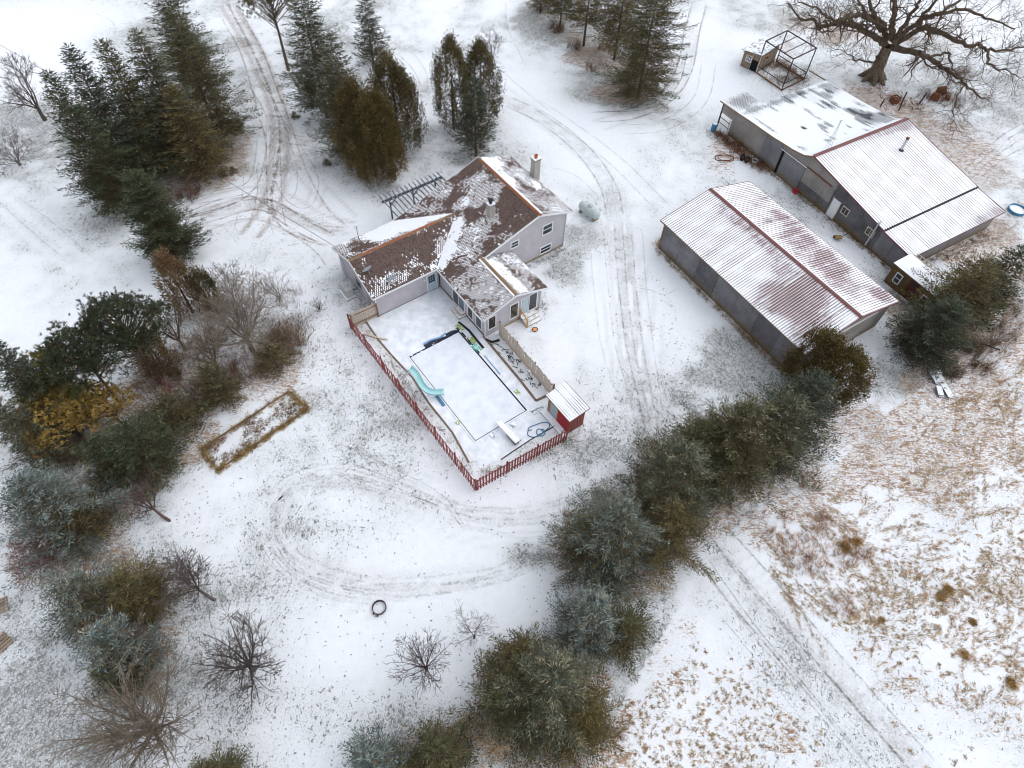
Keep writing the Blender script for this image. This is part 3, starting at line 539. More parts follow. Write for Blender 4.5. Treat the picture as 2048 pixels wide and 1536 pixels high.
rib([(560, 230), (600, 290), (636, 350), (632, 400), (605, 418), (570, 400), (545, 350), (548, 290)], .18, .55, B_, 0); rib([(575, 270), (592, 330), (590, 385), (566, 402), (545, 380), (530, 330)], .16, .5, B_); rib([(530, 260), (520, 340), (495, 375), (430, 392), (365, 420)], .22, .65, B_, 1.4)
rib([(365, 445), (430, 430), (500, 410), (545, 415), (600, 450), (655, 478)], .28, .85, B_, 1.5); rib([(380, 410), (460, 398), (520, 396), (580, 420), (640, 450), (700, 457)], .2, .6, B_, 0); rib([(400, 470), (470, 440), (520, 440), (570, 460), (630, 500), (660, 540)], .2, .6, B_)
rib([(530, 400), (560, 450), (610, 480), (650, 490)], .3, .8, B_); rib([(500, 330), (500, 390), (480, 470)], .16, .5, B_, 1.4)
for pts, w_, a_ in (([(1240, 430), (1250, 560), (1268, 720), (1300, 880)], 2.6, .32), ([(1000, 190), (1100, 250), (1200, 340), (1240, 440)], 2.2, .3), ([(1190, 225), (1290, 210), (1360, 150), (1390, 30)], 2.0, .3), ([(1300, 930), (1160, 1000), (1000, 1030), (800, 985), (640, 960), (560, 1030), (600, 1110), (760, 1170), (960, 1155), (1100, 1090)], 1.9, .14), ([(455, 0), (520, 120), (560, 240), (560, 340), (500, 430)], 2.4, .42), ([(370, 440), (500, 405), (600, 440), (690, 470)], 2.0, .35), ([(1420, 1080), (1520, 1210), (1700, 1400), (1850, 1560)], 2.2, .3)): rib(pts, w_, a_, .45)
for pts in ([(745, 95), (795, 110), (830, 145), (845, 190), (838, 225)], [(760, 80), (815, 100), (850, 140), (856, 185)], [(1012, 0), (1015, 50), (1035, 95), (1050, 125)], [(990, 130), (1060, 190), (1110, 230)]): rib(pts, .18, .5, .4)
for dx, a_ in ((0, .5), (34, .42), (-22, .35), (55, .32), (16, .3), (-50, .25)): rib([(1228+dx, 440), (1236+dx, 560), (1252+dx, 690), (1278+dx*.8, 800), (1300+dx*.6, 905)], .2, a_, .15, 1.7 if a_ > .55 else 0)
rib([(1010, 200), (1090, 240), (1165, 300), (1215, 370), (1232, 440)], .22, .55, .15, 1.8); rib([(1060, 200), (1150, 260), (1240, 330), (1330, 420)], .2, .45, .15, 1.6); rib([(960, 330), (1060, 330), (1150, 350), (1220, 420)], .2, .3, .2)
rib([(1180, 235), (1260, 228), (1330, 195), (1368, 140), (1385, 60), (1400, 0)], .26, .8, .15, 1.9); rib([(1190, 215), (1290, 210), (1345, 165), (1362, 100)], .2, .6, .15, 1.6); rib([(1240, 260), (1330, 250), (1400, 200), (1420, 120)], .2, .5, .15, 1.7)
for k in range(5): rib([(1300, 905+k*13), (1200, 968+k*15), (1070, 1015+k*14), (930, 1015+k*9), (800, 965+k*7), (690, 935+k*8), (590, 955+k*6), (545, 1020), (575, 1095+k*10), (680, 1150+k*9), (830, 1165+k*7), (1000, 1150), (1120, 1090)],   .24, .22-.02*k, .1, .9 if k % 2 else 0, .25)
for k in range(6): rib([(548-k*10, 1070-k*4), (590-k*10, 1130), (660-k*6, 1165+k*5), (760, 1185+k*6)], .14, .25, .1)
for k in range(3): rib([(660, 880+k*30), (760, 925+k*24), (880, 990+k*12), (930, 1060)], .13, .4, .1)
rib([(1392, 1072), (1460, 1165), (1600, 1325), (1790, 1545), (1950, 1735)], .2, .75, .12, 1.8); rib([(1425, 1050), (1530, 1170), (1690, 1355), (1860, 1545)], .2, .65, .12, 1.5); rib([(1400, 1110), (1500, 1250), (1640, 1420), (1740, 1545)], .14, .6, .12, .6); rib([(1440, 1230), (1520, 1330), (1650, 1500)], .14, .5, .12)
for o in (0, 14, 30, 48): rib([(2050, 245+o), (2000, 275+o), (1940, 330+o), (1900, 375+o), (1830, 430+o)], .18, .6, .3)
for pts in ([(0, 405), (60, 460), (130, 520)], [(30, 390), (110, 450), (190, 520)], [(180, 20), (230, 50), (215, 90), (160, 120)]): rib(pts, .22, .35, .1)
rib([(1232, 760), (1240, 735), (1262, 765)], .08, .9, .2); rib([(1270, 575), (1300, 580), (1330, 590), (1356, 575)], .08, .8, .2)
for dy in (0, 12, 26): rib([(1330, 780+dy), (1400, 790+dy), (1450, 830+dy), (1480, 850+dy)], .15, .6, .1)
tag(np_mesh('wheel_tracks', np.concatenate(RV), np.concatenate(RF), M['track'], np.concatenate(RC)), 'wheel tracks and ruts crossing the snow', kind='structure')

# ---------------------------------------------------------------- plants
def diamonds(P, D, Wd, C):
    """one leaf-shaped face per shoot: P base, D along (with length), Wd half width vector, C colour"""
    n = len(P); V = np.empty((n, 4, 3)); V[:, 0] = P; V[:, 1] = P+.45*D+Wd; V[:, 2] = P+D; V[:, 3] = P+.45*D-Wd
    return V.reshape(-1, 3), np.arange(4*n).reshape(n, 4), np.repeat(C, 4, 0)
def unit(a): return a/(np.linalg.norm(a, axis=-1, keepdims=True)+1e-9)
def tint(c, n, r, amt=.22): return np.clip(np.array(c)*(1+amt*r.standard_normal((n, 1)))*(1+.06*r.standard_normal((n, 3))), .004, .9)
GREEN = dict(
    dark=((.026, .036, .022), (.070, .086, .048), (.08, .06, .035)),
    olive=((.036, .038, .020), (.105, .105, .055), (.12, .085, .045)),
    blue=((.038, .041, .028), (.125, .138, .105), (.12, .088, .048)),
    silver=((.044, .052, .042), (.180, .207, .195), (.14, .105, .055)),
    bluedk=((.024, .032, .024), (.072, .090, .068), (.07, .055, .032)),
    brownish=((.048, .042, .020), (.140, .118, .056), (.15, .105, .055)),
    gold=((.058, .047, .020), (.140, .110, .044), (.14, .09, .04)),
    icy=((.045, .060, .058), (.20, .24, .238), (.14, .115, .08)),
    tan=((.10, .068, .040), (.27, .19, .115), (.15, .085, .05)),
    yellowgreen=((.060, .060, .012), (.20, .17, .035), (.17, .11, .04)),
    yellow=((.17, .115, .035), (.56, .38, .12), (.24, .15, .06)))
def conifer_crown(r, Ht, R, pal, dens=1.0, z0=.08, prof=.85, droop=.22, size=1.0, tips=0.0, gap=.0):
    ca, cb, cc = [np.array(c) for c in GREEN[pal]]
    Ps, Ds, Ws, Cs = [], [], [], []; nb = int(26*Ht*dens**.4)
    zz = z0*Ht+(.985-z0)*Ht*np.linspace(0, 1, nb)**1.08; ph = r.uniform(0, 6.28, 4)
    lob = lambda z, i: 1+.13*math.sin(3*(i*2.39996)+ph[0]+z)+.10*math.sin(z*5.2+ph[1])
    whs = .46*size*(1 if Ht > 2 else .3)
    zz = np.where(zz < .93*Ht, np.round(zz/whs)*whs+r.normal(0, .05*size, nb), zz); zz = np.clip(zz, z0*Ht, .985*Ht)
    gap = gap or .08
    for i, z in enumerate(zz):
        t = (z-z0*Ht)/(Ht-z0*Ht); L = R*(1-t)**prof*r.uniform(.55, 1.2)*lob(z, i)+.16*size
        if t < .12: L *= .7+2.4*t
        if gap and r.random() < gap: continue
        az = i*2.39996+r.uniform(-.5, .5); d = np.array([math.cos(az), math.sin(az), 0]); pn = np.array([-d[1], d[0], 0])
        rise = .55*t**2+.05; bt = r.standard_normal()*.18
        ts = .145*size/dens**.3; S = np.arange(.1*L, L, ts); S = S+r.uniform(-.3, .3, len(S))*ts; s = S/L
        def path(s): return np.outer(s*L, d)+np.outer(s*L*rise-droop*L*s*(1-.75*s)*(1-t*.8), [0, 0, 1])
        Q = path(s)+[0, 0, z]
        side = np.tile([1, -1], len(S)); Q2 = np.repeat(Q, 2, 0); s2 = np.repeat(s, 2)
        tl = np.minimum(.31*L, .9*size)*np.clip(1-s2, .01, 1)**.75*r.uniform(.6, 1.15, len(s2))+.12*size
        td = unit(d*r.uniform(.65, 1.15, (len(s2), 1))+pn*side[:, None]*.8+np.array([0, 0, 1])*r.normal(.02, .13, (len(s2), 1)))
        k = np.maximum(1, (tl/(.135*size/dens**.3)).astype(int)); rep = np.repeat(np.arange(len(s2)), k)
        w = (np.arange(len(rep))-np.repeat(np.cumsum(k)-k, k)+.6)/k[rep]
        P = Q2[rep]+td[rep]*(tl[rep]*w)[:, None]
        alt = np.where(np.arange(len(rep)) % 2 == 0, 1, -1)[:, None]; cr = np.cross(td[rep], [0, 0, 1.])
        D = unit(td[rep]*.9+cr*alt*r.uniform(.1, .8, (len(rep), 1))+np.array([0, 0, 1])*r.normal(.22, .25, (len(rep), 1)))
        ss = s2[rep]
        P = np.concatenate([P, Q, Q]); D = np.concatenate([D, unit(d+pn*.5+r.normal(.1, .2, (len(Q), 3))), unit(d-pn*.5+r.normal(.1, .2, (len(Q), 3)))]); ss = np.concatenate([ss, s, s])
        n = len(P); ln = size*r.uniform(.15, .34, (n, 1)); D = D*ln
        Wd = unit(np.cross(D, r.standard_normal((n, 3))+[0, 0, .8]))*size*r.uniform(.020, .036, (n, 1))
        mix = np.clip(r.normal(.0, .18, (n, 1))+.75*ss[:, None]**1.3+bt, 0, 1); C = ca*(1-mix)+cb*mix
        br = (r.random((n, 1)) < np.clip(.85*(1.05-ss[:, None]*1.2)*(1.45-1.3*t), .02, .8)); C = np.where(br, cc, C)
        if tips: C = np.where((r.random((n, 1)) < tips*t**1.5) & (ss[:, None] > .6), np.array([.26, .22, .15]), C)
        Ps.append(P); Ds.append(D); Ws.append(Wd); Cs.append(C*(1+.12*r.standard_normal((n, 1))))
    n = 40; P = np.stack([np.zeros(n), np.zeros(n), np.linspace(Ht*.9, Ht, n)], 1); D = unit(r.normal(0, .7, (n, 3))+[0, 0, .9])*.28*size
    Ps.append(P); Ds.append(D); Ws.append(unit(np.cross(D, r.standard_normal((n, 3))))*.04*size); Cs.append(np.tile(cb, (n, 1)))
    return [np.concatenate(q) for q in (Ps, Ds, Ws, Cs)]
def arbor_crown(r, Ht, R, pal, dens=1.0, z0=.03, cols=1, size=1.0):
    """dense upright ovoid of flat fronds, ragged edge, several leaders"""
    ca, cb, cc = [np.array(c) for c in GREEN[pal]]; Ps, Ds, Ws, Cs = [], [], [], []
    for ci in range(cols):
        off = np.array([r.normal(0, .28*R), r.normal(0, .28*R), 0]) if cols > 1 else np.zeros(3); hh = Ht*r.uniform(.86, 1) if ci else Ht; RR = R*(.72 if cols > 1 else 1)
        nc = int(150*dens*hh*RR/6)
        t = r.random(nc)**.85; az = r.random(nc)*2*math.pi; lump = 1+.14*np.sin(3*az+4*t+ci)+.12*np.sin(8*az+ci*2)+.06*np.sin(5*az-11*t)
        rad = RR*np.clip(np.sin(math.pi*np.clip(.14+.86*t, 0, 1))**.62, .05, 1)*lump*r.uniform(.62, 1.05, nc)
        c0 = np.stack([rad*np.cos(az), rad*np.sin(az), z0*Ht+t*hh*.97], 1)+off
        k = 44; P = np.repeat(c0, k, 0)+r.normal(0, .13, (nc*k, 3))*[1, 1, 2.6]*size
        out = unit(np.repeat(c0-off, k, 0)*[1, 1, 0]+1e-6)
        D = unit(out*.55+[0, 0, .75]+r.normal(0, .38, (nc*k, 3)))*r.uniform(.10, .22, (nc*k, 1))*size
        Wd = unit(np.cross(D, r.standard_normal((nc*k, 3))))*r.uniform(.02, .045, (nc*k, 1))*size
        cm = np.repeat(np.clip(r.normal(.35, .3, (nc, 1)), 0, 1), k, 0); C = ca*(1-cm)+cb*cm; brn = np.repeat(r.random((nc, 1)) < .22, k, 0); C = np.where(brn, cc, C)
        Ps.append(P); Ds.append(D); Ws.append(Wd); Cs.append(C*(1+.15*r.standard_normal((nc*k, 1))))
    return [np.concatenate(q) for q in (Ps, Ds, Ws, Cs)]
def pine_crown(r, Ht, R, pal, dens=1.0, z0=.35, size=1.0):
    ca, cb, cc = [np.array(c) for c in GREEN[pal]]; nc = int(260*dens*R*R/9)
    v = unit(r.standard_normal((nc, 3))); v[:, 2] = np.abs(v[:, 2])*1.0-.25; rr = R*r.uniform(.45, 1.05, nc)**.6*(1+.2*np.sin(3*np.arctan2(v[:, 1], v[:, 0])))
    zc = Ht*(z0+1)/2-.2; hz = Ht*(1-z0)/2*1.2
    c0 = np.stack([v[:, 0]*rr, v[:, 1]*rr, zc+v[:, 2]*hz*r.uniform(.5, 1, nc)], 1); c0[:, 2] = np.minimum(c0[:, 2], Ht)
    nt_ = 8; T = np.repeat(c0, nt_, 0)+r.normal(0, .24*size, (nc*nt_, 3)); k = 15; P = np.repeat(T, k, 0)
    out = unit(np.repeat(np.repeat(c0-[0, 0, zc-1.5], nt_, 0), k, 0)); D = unit(out*.7+[0, 0, .35]+r.normal(0, .6, (len(P), 3)))*r.uniform(.16, .27, (len(P), 1))*size
    Wd = unit(np.cross(D, r.standard_normal((len(P), 3))))*r.uniform(.010, .019, (len(P), 1))*size
    cm = np.repeat(np.clip(r.normal(.4, .3, (nc, 1)), 0, 1), nt_*k, 0); C = ca*(1-cm)+cb*cm; brn = np.repeat(r.random((nc, 1)) < .1, nt_*k, 0); C = np.where(brn, cc, C)
    return P, D, Wd, C*(1+.15*r.standard_normal((len(P), 1))), c0
BARKC = (.085, .065, .05)
def segs_mesh(S, col):
    """S rows p0(3) p1(3) r0 r1 -> tapered sided tubes"""
    S = np.array(S); big_ = S[:, 6] > .045; Vs, Fs, off = [], [], 0
    for mk, n in ((big_, 7), (~big_, 3)):
        q = S[mk]
        if not len(q): continue
        p0, p1 = q[:, :3], q[:, 3:6]; d = unit(p1-p0); u = np.where(np.abs(d[:, 2:]) < .9, [[0, 0, 1.]], [[1., 0, 0]]); a = unit(np.cross(d, u)); b = np.cross(a, d)
        t = np.arange(n)*2*math.pi/n; ring = a[:, None]*np.cos(t)[None, :, None]+b[:, None]*np.sin(t)[None, :, None]
        V = np.concatenate([p0[:, None]-d[:, None]*q[:, 6, None, None]*.4+ring*q[:, 6, None, None], p1[:, None]+ring*q[:, 7, None, None]], 1)
        base = off+np.arange(len(q))[:, None, None]*2*n; j = np.arange(n); f = np.stack([j, (j+1) % n, (j+1) % n+n, j+n], 1)[None]
        Fs.append((base+f).reshape(-1, 4)); Vs.append(V.reshape(-1, 3)); off += len(q)*2*n
    return np.concatenate(Vs), np.concatenate(Fs)
def grow(r, S, p, d, L, rad, lvl, wig=.22, up=.05, split=.55, minr=.009, br=(2, 4), spread=.75, segL=None):
    n = max(3, int(L/(segL or .45))); st = L/n; rr = rad
    for i in range(n):
        d = unit(d+r.normal(0, wig, 3)+np.array([0, 0, up])); q = p+d*st; r2 = rad*(1-.75*(i+1)/n)
        if q[2] < .05: q[2] = .05; d[2] = abs(d[2])*.3
        S.append(np.concatenate([p, q, [rr, max(r2, minr*.8)]])); p = q; rr = max(r2, minr*.8)
        if lvl > 0 and i >= (1 if lvl < 3 else 0) and r.random() < split:
            for _ in range(r.integers(1, br[0]+1)):
                ax = unit(r.standard_normal(3)); nd = unit(d*r.uniform(.4, .9)+ax*spread); nl = L*r.uniform(.4, .68)*(1-.4*i/n)
                grow(r, S, p, nd, max(nl, .25), max(rr*r.uniform(.5, .72), minr), lvl-1, wig, up, split, minr, br, spread, segL)
    return p
def twig_tree(r, S, p, d, L, rad, lvl, wig, up, minr, kids, seg=.3):
    """limb that forks regularly: kids side shoots per metre, finer at every level"""
    n = max(3, int(L/seg)); st = L/n; d = unit(d)
    for i in range(n):
        d = unit(d+r.normal(0, wig, 3)*(.6 if lvl > 1 else 1)+np.array([0, 0, up])); q = p+d*st
        if q[2] < .06: q[2] = .06; d[2] = abs(d[2])*.3
        r0 = max(rad*(1-.8*i/n), minr); r1 = max(rad*(1-.8*(i+1)/n), minr*.8); S.append(np.concatenate([p, q, [r0, r1]])); p = q
        f = (i+1)/n
        if lvl > 0 and (f > .16 or lvl < 2):
            for _ in range(r.poisson(kids*st)):
                ax = unit(np.cross(d, r.standard_normal(3))); nd = d*r.uniform(.55, .95)+ax*r.uniform(.5, .85)
                twig_tree(r, S, p.copy(), nd, max(L*r.uniform(.32, .6)*(1.2-.75*f), .25), max(r1*r.uniform(.45, .7), minr), lvl-1, wig, up, minr, kids*1.0, seg*1.1)
def bare_segs(r, Ht, R, stems=5, trunk=.15, trunk_h=.18, lvl=3, wig=.14, up=.03, tilt=None, rad=.1, split=.6, minr=.013, kids=3.5):
    S = []; top = np.array([0, 0, Ht*trunk_h])
    if tilt is not None: top = top+np.array(tilt)*Ht*trunk_h*1.5
    mid_ = top*.5+r.normal(0, .04, 3)
    T = [np.concatenate([[0, 0, -.1], mid_, [trunk*1.25, trunk]]), np.concatenate([mid_, top, [trunk, trunk*.9]])]
    lean = np.array(tilt if tilt is not None else (0, 0, 0))*.8
    for k in range(stems):
        az = 2*math.pi*k/stems+r.uniform(-.4, .4); rr = R*(.35+.65*((k*.618) % 1)) ; hz = Ht*(1-trunk_h)*math.sqrt(max(.06, 1-(rr/R)**2*.92))
        v = np.array([math.cos(az)*rr, math.sin(az)*rr, hz])+lean*Ht*.3; L = np.linalg.norm(v)*r.uniform(.85, 1.0)
        twig_tree(r, S, top.copy(), v, L, rad*.75, min(lvl, 3), wig*.55, up, minr, kids)
    return T, S
def put_tree(kind, base, Ht, R, pal, label, group, seed, tr=None, cat='tree', name=None, **kw):
    r = np.random.default_rng(seed); b = np.array([base[0], base[1], 0.0]); dist = math.dist((b[0], b[1], 3), (0, 0, H))
    dens = kw.pop('dens', None) or float(np.clip((48/dist)**1.0, .62, 1.1)); size = kw.pop('size', None) or float(np.clip((dist/45)**.6, .85, 1.3))
    root = thing(name or dict(spruce='spruce_tree', arbor='cedar_tree', pine='pine_tree')[kind], label, cat, b, 0, group)
    c0 = None
    if kind == 'spruce': P, D, W_, C = conifer_crown(r, Ht, R, pal, dens, size=size, **kw)
    elif kind == 'arbor': P, D, W_, C = arbor_crown(r, Ht, R, pal, dens, size=size, **kw)
    else: P, D, W_, C, c0 = pine_crown(r, Ht, R, pal, dens, size=size, **kw)
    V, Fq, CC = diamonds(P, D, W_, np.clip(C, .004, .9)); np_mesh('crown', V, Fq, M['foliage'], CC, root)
    S = []; tr = tr or .013*Ht+.03; zs = np.linspace(-.1, Ht*.93, 8)
    for z0_, z1_ in zip(zs[:-1], zs[1:]): S.append(np.array([0, 0, z0_, 0, 0, z1_, tr*(1-z0_/Ht)+.01, tr*(1-z1_/Ht)+.01]))
    if c0 is not None:
        for q in c0[::2]:
            z_ = max(Ht*.15, q[2]-.9*math.hypot(q[0], q[1])); S.append(np.array([0, 0, z_, q[0]*.5, q[1]*.5, (z_+q[2])/2+.1, .05, .035])); S.append(np.array([q[0]*.5, q[1]*.5, (z_+q[2])/2+.1, q[0], q[1], q[2], .035, .015]))
    elif kind == 'spruce':
        for i in range(int(Ht*5)):
            z = r.uniform(.08, .8)*Ht; az = r.random()*6.28; L = .75*R*(1-z/Ht)**.85; S.append(np.array([0, 0, z, L*math.cos(az), L*math.sin(az), z-.1*L, .03, .01]))
    V, Fq = segs_mesh(S, None); np_mesh('trunk', V, Fq, M['bark'], tint(BARKC, len(V), r, .1), root)
    return root
def put_bare(base, Ht, R, label, group, seed, col=(.075, .058, .05), name='bare_tree', cat='tree', stems=5, **kw):
    r = np.random.default_rng(seed); root = thing(name, label, cat, (base[0], base[1], 0), 0, group)
    T, S = bare_segs(r, Ht, R, stems, **kw)
    V, Fq = segs_mesh(T, None); np_mesh('trunk', V, Fq, M['bark'], tint(col, len(V), r, .08), root)
    V, Fq = segs_mesh(S, None); np_mesh('branches', V, Fq, M['bark'], tint(col, len(V), r, .08), root)
    return root
def brush(name, label, pts, n, hgt_, col, seed, cat='brush', group=None, stem=9, rad=.012, kind='stuff', spread=.35):
    """thicket of bare twigs along a strip: pts list of (x, y, radius)"""
    r = np.random.default_rng(seed); S = []
    for _ in range(n):
        x, y, q = pts[r.integers(len(pts))]; a = r.random()*6.28; q = q*math.sqrt(r.random()); p = np.array([x+q*math.cos(a), y+q*math.sin(a), 0.0]); h_ = hgt_*r.uniform(.45, 1.1)
        for k in range(stem):
            d = unit(r.normal(0, spread, 3)*[1, 1, 0]+[0, 0, 1]); w_ = p+r.normal(0, .12, 3)*[1, 1, 0]
            for j in range(3):
                q_ = w_+d*h_/3; S.append(np.concatenate([w_, q_, [rad*(1-j*.25), rad*(.75-j*.25)]])); w_ = q_; d = unit(d+r.normal(0, .3, 3))
                if j == 2: e = unit(d+r.normal(0, .7, 3)); S.append(np.concatenate([w_, w_+e*h_*.25, [rad*.6, rad*.3]]))
    V, Fq = segs_mesh(S, None); C = tint(col, len(V)//6, r, .25); C = np.repeat(C, 6, 0)[:len(V)]
    if len(C) < len(V): C = np.concatenate([C, tint(col, len(V)-len(C), r)])
    o = np_mesh(name, V, Fq, M['foliage'], C); return tag(o, label, cat, group, kind)
def blades(name, label, P, ln, wd, lean, col, seed, nb=8, cat='grass', parent=None, kind='stuff', spread=.55, jit=.08):
    """tufts of dry blades standing at the points P (n,2)"""
    r = np.random.default_rng(seed); n = len(P)*nb; B = np.repeat(np.c_[P, np.zeros(len(P))], nb, 0)+r.normal(0, jit, (n, 3))*[1, 1, 0]
    tl = np.repeat(r.uniform(.5, 1.2, (len(P), 1)), nb, 0); az = np.repeat(r.normal(0, .5, len(P)), nb)
    ld = np.stack([lean[0]*np.cos(az)-lean[1]*np.sin(az), lean[0]*np.sin(az)+lean[1]*np.cos(az), np.full(n, lean[2])], 1)
    D = unit(ld+r.normal(0, spread, (n, 3))); D[:, 2] = np.abs(D[:, 2])+.04; D = D*ln*tl*r.uniform(.6, 1.2, (n, 1))
    Wd = unit(np.cross(D, r.standard_normal((n, 3))+[0, 0, .5]))*wd*r.uniform(.6, 1.3, (n, 1))
    cc = np.repeat(tint(col, len(P), r, .25), nb, 0)*(1+.15*r.standard_normal((n, 1)))
    V, Fq, C = diamonds(B, D, Wd, np.clip(cc, .01, .9)); o = np_mesh(name, V, Fq, M['foliage'], C, parent)
    return tag(o, label, cat, None, kind) if label else o
#@@PART2
# ================================================================ HOUSE
def P2(u, v, z=0): return HF.G(u, v, z)
A1 = lambda x, y: (x/3.4133+640, y/3.4133+280)
def clip_poly(poly, conv):
    """clip polygon to a convex counter-clockwise one (2D)"""
    out = list(poly); n = len(conv)
    for i in range(n):
        a, b = conv[i], conv[(i+1) % n]; inp, out = out, []
        if not inp: return []
        side = lambda p: (b[0]-a[0])*(p[1]-a[1])-(b[1]-a[1])*(p[0]-a[0])
        for j in range(len(inp)):
            p, q = inp[j], inp[(j+1) % len(inp)]; sp_, sq = side(p), side(q)
            if sp_ >= 0: out.append(p)
            if (sp_ >= 0) != (sq >= 0): t = sp_/(sp_-sq); out.append((p[0]+t*(q[0]-p[0]), p[1]+t*(q[1]-p[1])))
    return out
def ccw(p):
    s = sum(p[i][0]*p[(i+1) % len(p)][1]-p[(i+1) % len(p)][0]*p[i][1] for i in range(len(p))); return p if s > 0 else p[::-1]
def shingled(root, zf, along, poly, blobs, base, name='roof', clean=()):
    """roof slope over plan polygon poly (a,b) with height zf(a,b); courses run along 'a' or 'b'.
    blobs: (a,b,ra,rb,value) places where snow has stayed"""
    r = random.Random(len(blobs)*31+int(poly[0][0]*10)); poly = ccw([tuple(p) for p in poly])
    deck = MB(); deck.prism([(p[0], p[1], zf(*p)-.03) for p in poly], (0, 0, -.13), col=(0, .5, 0)); roof = deck.build(name, M['brown_trim'], root)
    def mask(a, b):
        v = base+.13+.11*math.sin(a*2.1+b*1.3)+.11*math.sin(a*.9-b*2.3+1)+.05*math.sin(a*3.7-b*3.1)+.06*math.sin(a*5.1+3)*math.sin(b*4.3)
        for ca, cb, ra, rb, val in blobs: 
            d = math.hypot((a-ca)/ra, (b-cb)/rb); v += val*max(0, 1-d*d)**.5 if d < 1 else 0
        return v
    mb = MB(); A0, A1_ = min(p[0] for p in poly), max(p[0] for p in poly); B0, B1_ = min(p[1] for p in poly), max(p[1] for p in poly)
    if along == 'a': u0, u1, v0, v1 = A0, A1_, B0, B1_; sw = lambda u, v: (u, v)
    else: u0, u1, v0, v1 = B0, B1_, A0, A1_; sw = lambda u, v: (v, u)
    ctr = sw((u0+u1)/2, v0); ctr2 = sw((u0+u1)/2, v1); upv = zf(*ctr2) > zf(*ctr)
    ex, wd = .145, .092; nv = int((v1-v0)/ex)+1
    for i in range(nv):
        va, vb = (v0+i*ex, v0+(i+1)*ex) if upv else (v1-i*ex, v1-(i+1)*ex)
        nu = int((u1-u0)/wd)+2; o = -(i % 2)*wd*1.0-r.uniform(0, .03)
        for j in range(nu):
            hi = (j % 2 == 0); ua, ub = u0+o+j*wd-(0 if hi else -.012), u0+o+(j+1)*wd+(.012 if hi else 0)
            if r.random() < .06: hi = not hi
            q = [sw(ua, va), sw(ub, va), sw(ub, vb), sw(ua, vb)]; q = clip_poly(ccw(q), poly)
            if len(q) < 3: continue
            ca, cb = sw((ua+ub)/2, (va+vb)/2); mk = mask(ca, cb)+r.gauss(0, .15)
            s = (1 if mk > 1.05 else (.36 if mk > .85 else 0)) if hi else (1 if mk > .42 else (.42 if mk > .26 else 0)); tn = r.random()
            lift = .022 if hi else .008
            def zz(p):
                v = p[1] if along == 'a' else p[0]; return zf(*p)+lift*(1-.6*abs(v-va)/ex)+(.012 if s == 1 else 0)
            top = [(p[0], p[1], zz(p)) for p in q]; n = len(top)
            mb.add(top, [tuple(range(n))], (s, tn, 0))
            lo = [k for k, p in enumerate(q) if abs((p[1] if along == 'a' else p[0])-va) < 1e-4]
            if len(lo) == 2:
                k0, k1 = lo if (lo[1]-lo[0]) == 1 else lo[::-1]
                p, q_ = top[k0], top[k1]; mb.add([q_, p, (p[0], p[1], p[2]-.03), (q_[0], q_[1], q_[2]-.03)], [(0, 1, 2, 3)], (s*.2, tn*.5, 0))
    sh = mb.build('shingles', M['shingle'], roof); sh['kind'] = 'stuff'
    return roof
def bl(px, z, ra, rb, val):
    p = P2(*A1(*px), z); return (p[0], p[1], ra, rb, val)
house = thing('house', 'lilac grey house with brown shingled cross gable roof and sunroom', 'house', HF.O, math.radians(HF.deg))
zm = lambda a, b: 2.7+.317*(b-5.9); ZR = zm(0, 15.2)
zn = lambda a, b: ZR-.36*(b-15.2)
ZW = 4.1; zwf = lambda a, b: 2.7+.384*(.3-a); zwb = lambda a, b: ZW-.384*(-3.35-a)
ZS = zm(0, 9.2); zsr = lambda a, b: ZS-.33*(b-9.2)
big_b = [bl((1030, 300), 4.8, .9, 1.6, .5), bl((1150, 380), 4.8, 1.5, 1.1, .55), bl((1050, 420), 4.5, 1.3, 1.0, .3), bl((760, 440), 3.6, 1.2, 2.2, .22), bl((960, 440), 4.3, .8, 1.0, .7), bl((830, 350), 4, 1.2, 1, .3),
         bl((935, 560), 4.1, .7, .8, 1.1), bl((905, 640), 3.8, .75, .9, 1.1), bl((870, 730), 3.5, .8, .9, 1.1), bl((840, 810), 3.1, .8, .8, 1.1), bl((820, 860), 2.8, .7, .6, 1.0), bl((1000, 700), 3.7, 1.6, 1.6, .32), bl((950, 780), 3.3, 1.6, 1.2, .32),
         bl((1190, 560), 4.1, 1.3, .7, .5), bl((1100, 620), 3.9, 1.2, 1.2, .25), bl((1040, 660), 3.6, 1.2, 1.2, .2), bl((1330, 430), 5.0, 1.8, 1.5, -.45), bl((1350, 560), 4.3, 2, 1.6, -.3), bl((1020, 200), 5.2, 1.6, 1.1, -.4), bl((860, 290), 4.3, 1.2, 1.2, -.15), bl((1200, 480), 4.9, 1.5, .8, -.3), bl((930, 370), 4.7, 1.0, 1.4, -.3), bl((1060, 760), 3.4, 1.2, .8, .25)]
shingled(house, zm, 'a', [(2.43, 5.9), (.3, 5.9), (-3.35, 10.32), (-3.35, 15.2), (2.43, 15.2)], big_b, .14)
shingled(house, zm, 'a', [(-3.35, 10.32), (-7.02, 5.9), (-7.02, 15.2), (-3.35, 15.2)], big_b, .16)
shingled(house, zn, 'a', [(-7.02, 15.2), (2.43, 15.2), (2.43, 19.0), (-7.02, 19.0)],
         [bl((1180, 140), 5.2, 1.6, 1.2, .85), bl((1270, 260), 5.2, 2.2, .75, .9), bl((1400, 260), 4.6, 2, 1, .6), bl((1600, 440), 4.6, 1.5, 1.6, .3), bl((1330, 380), 5.2, 2.0, .5, .5), bl((1500, 310), 4.5, 1, .8, .4), bl((1640, 490), 4.5, 1.0, 1.0, .3), bl((1250, 110), 4.6, 1.2, .5, .3)], .3)
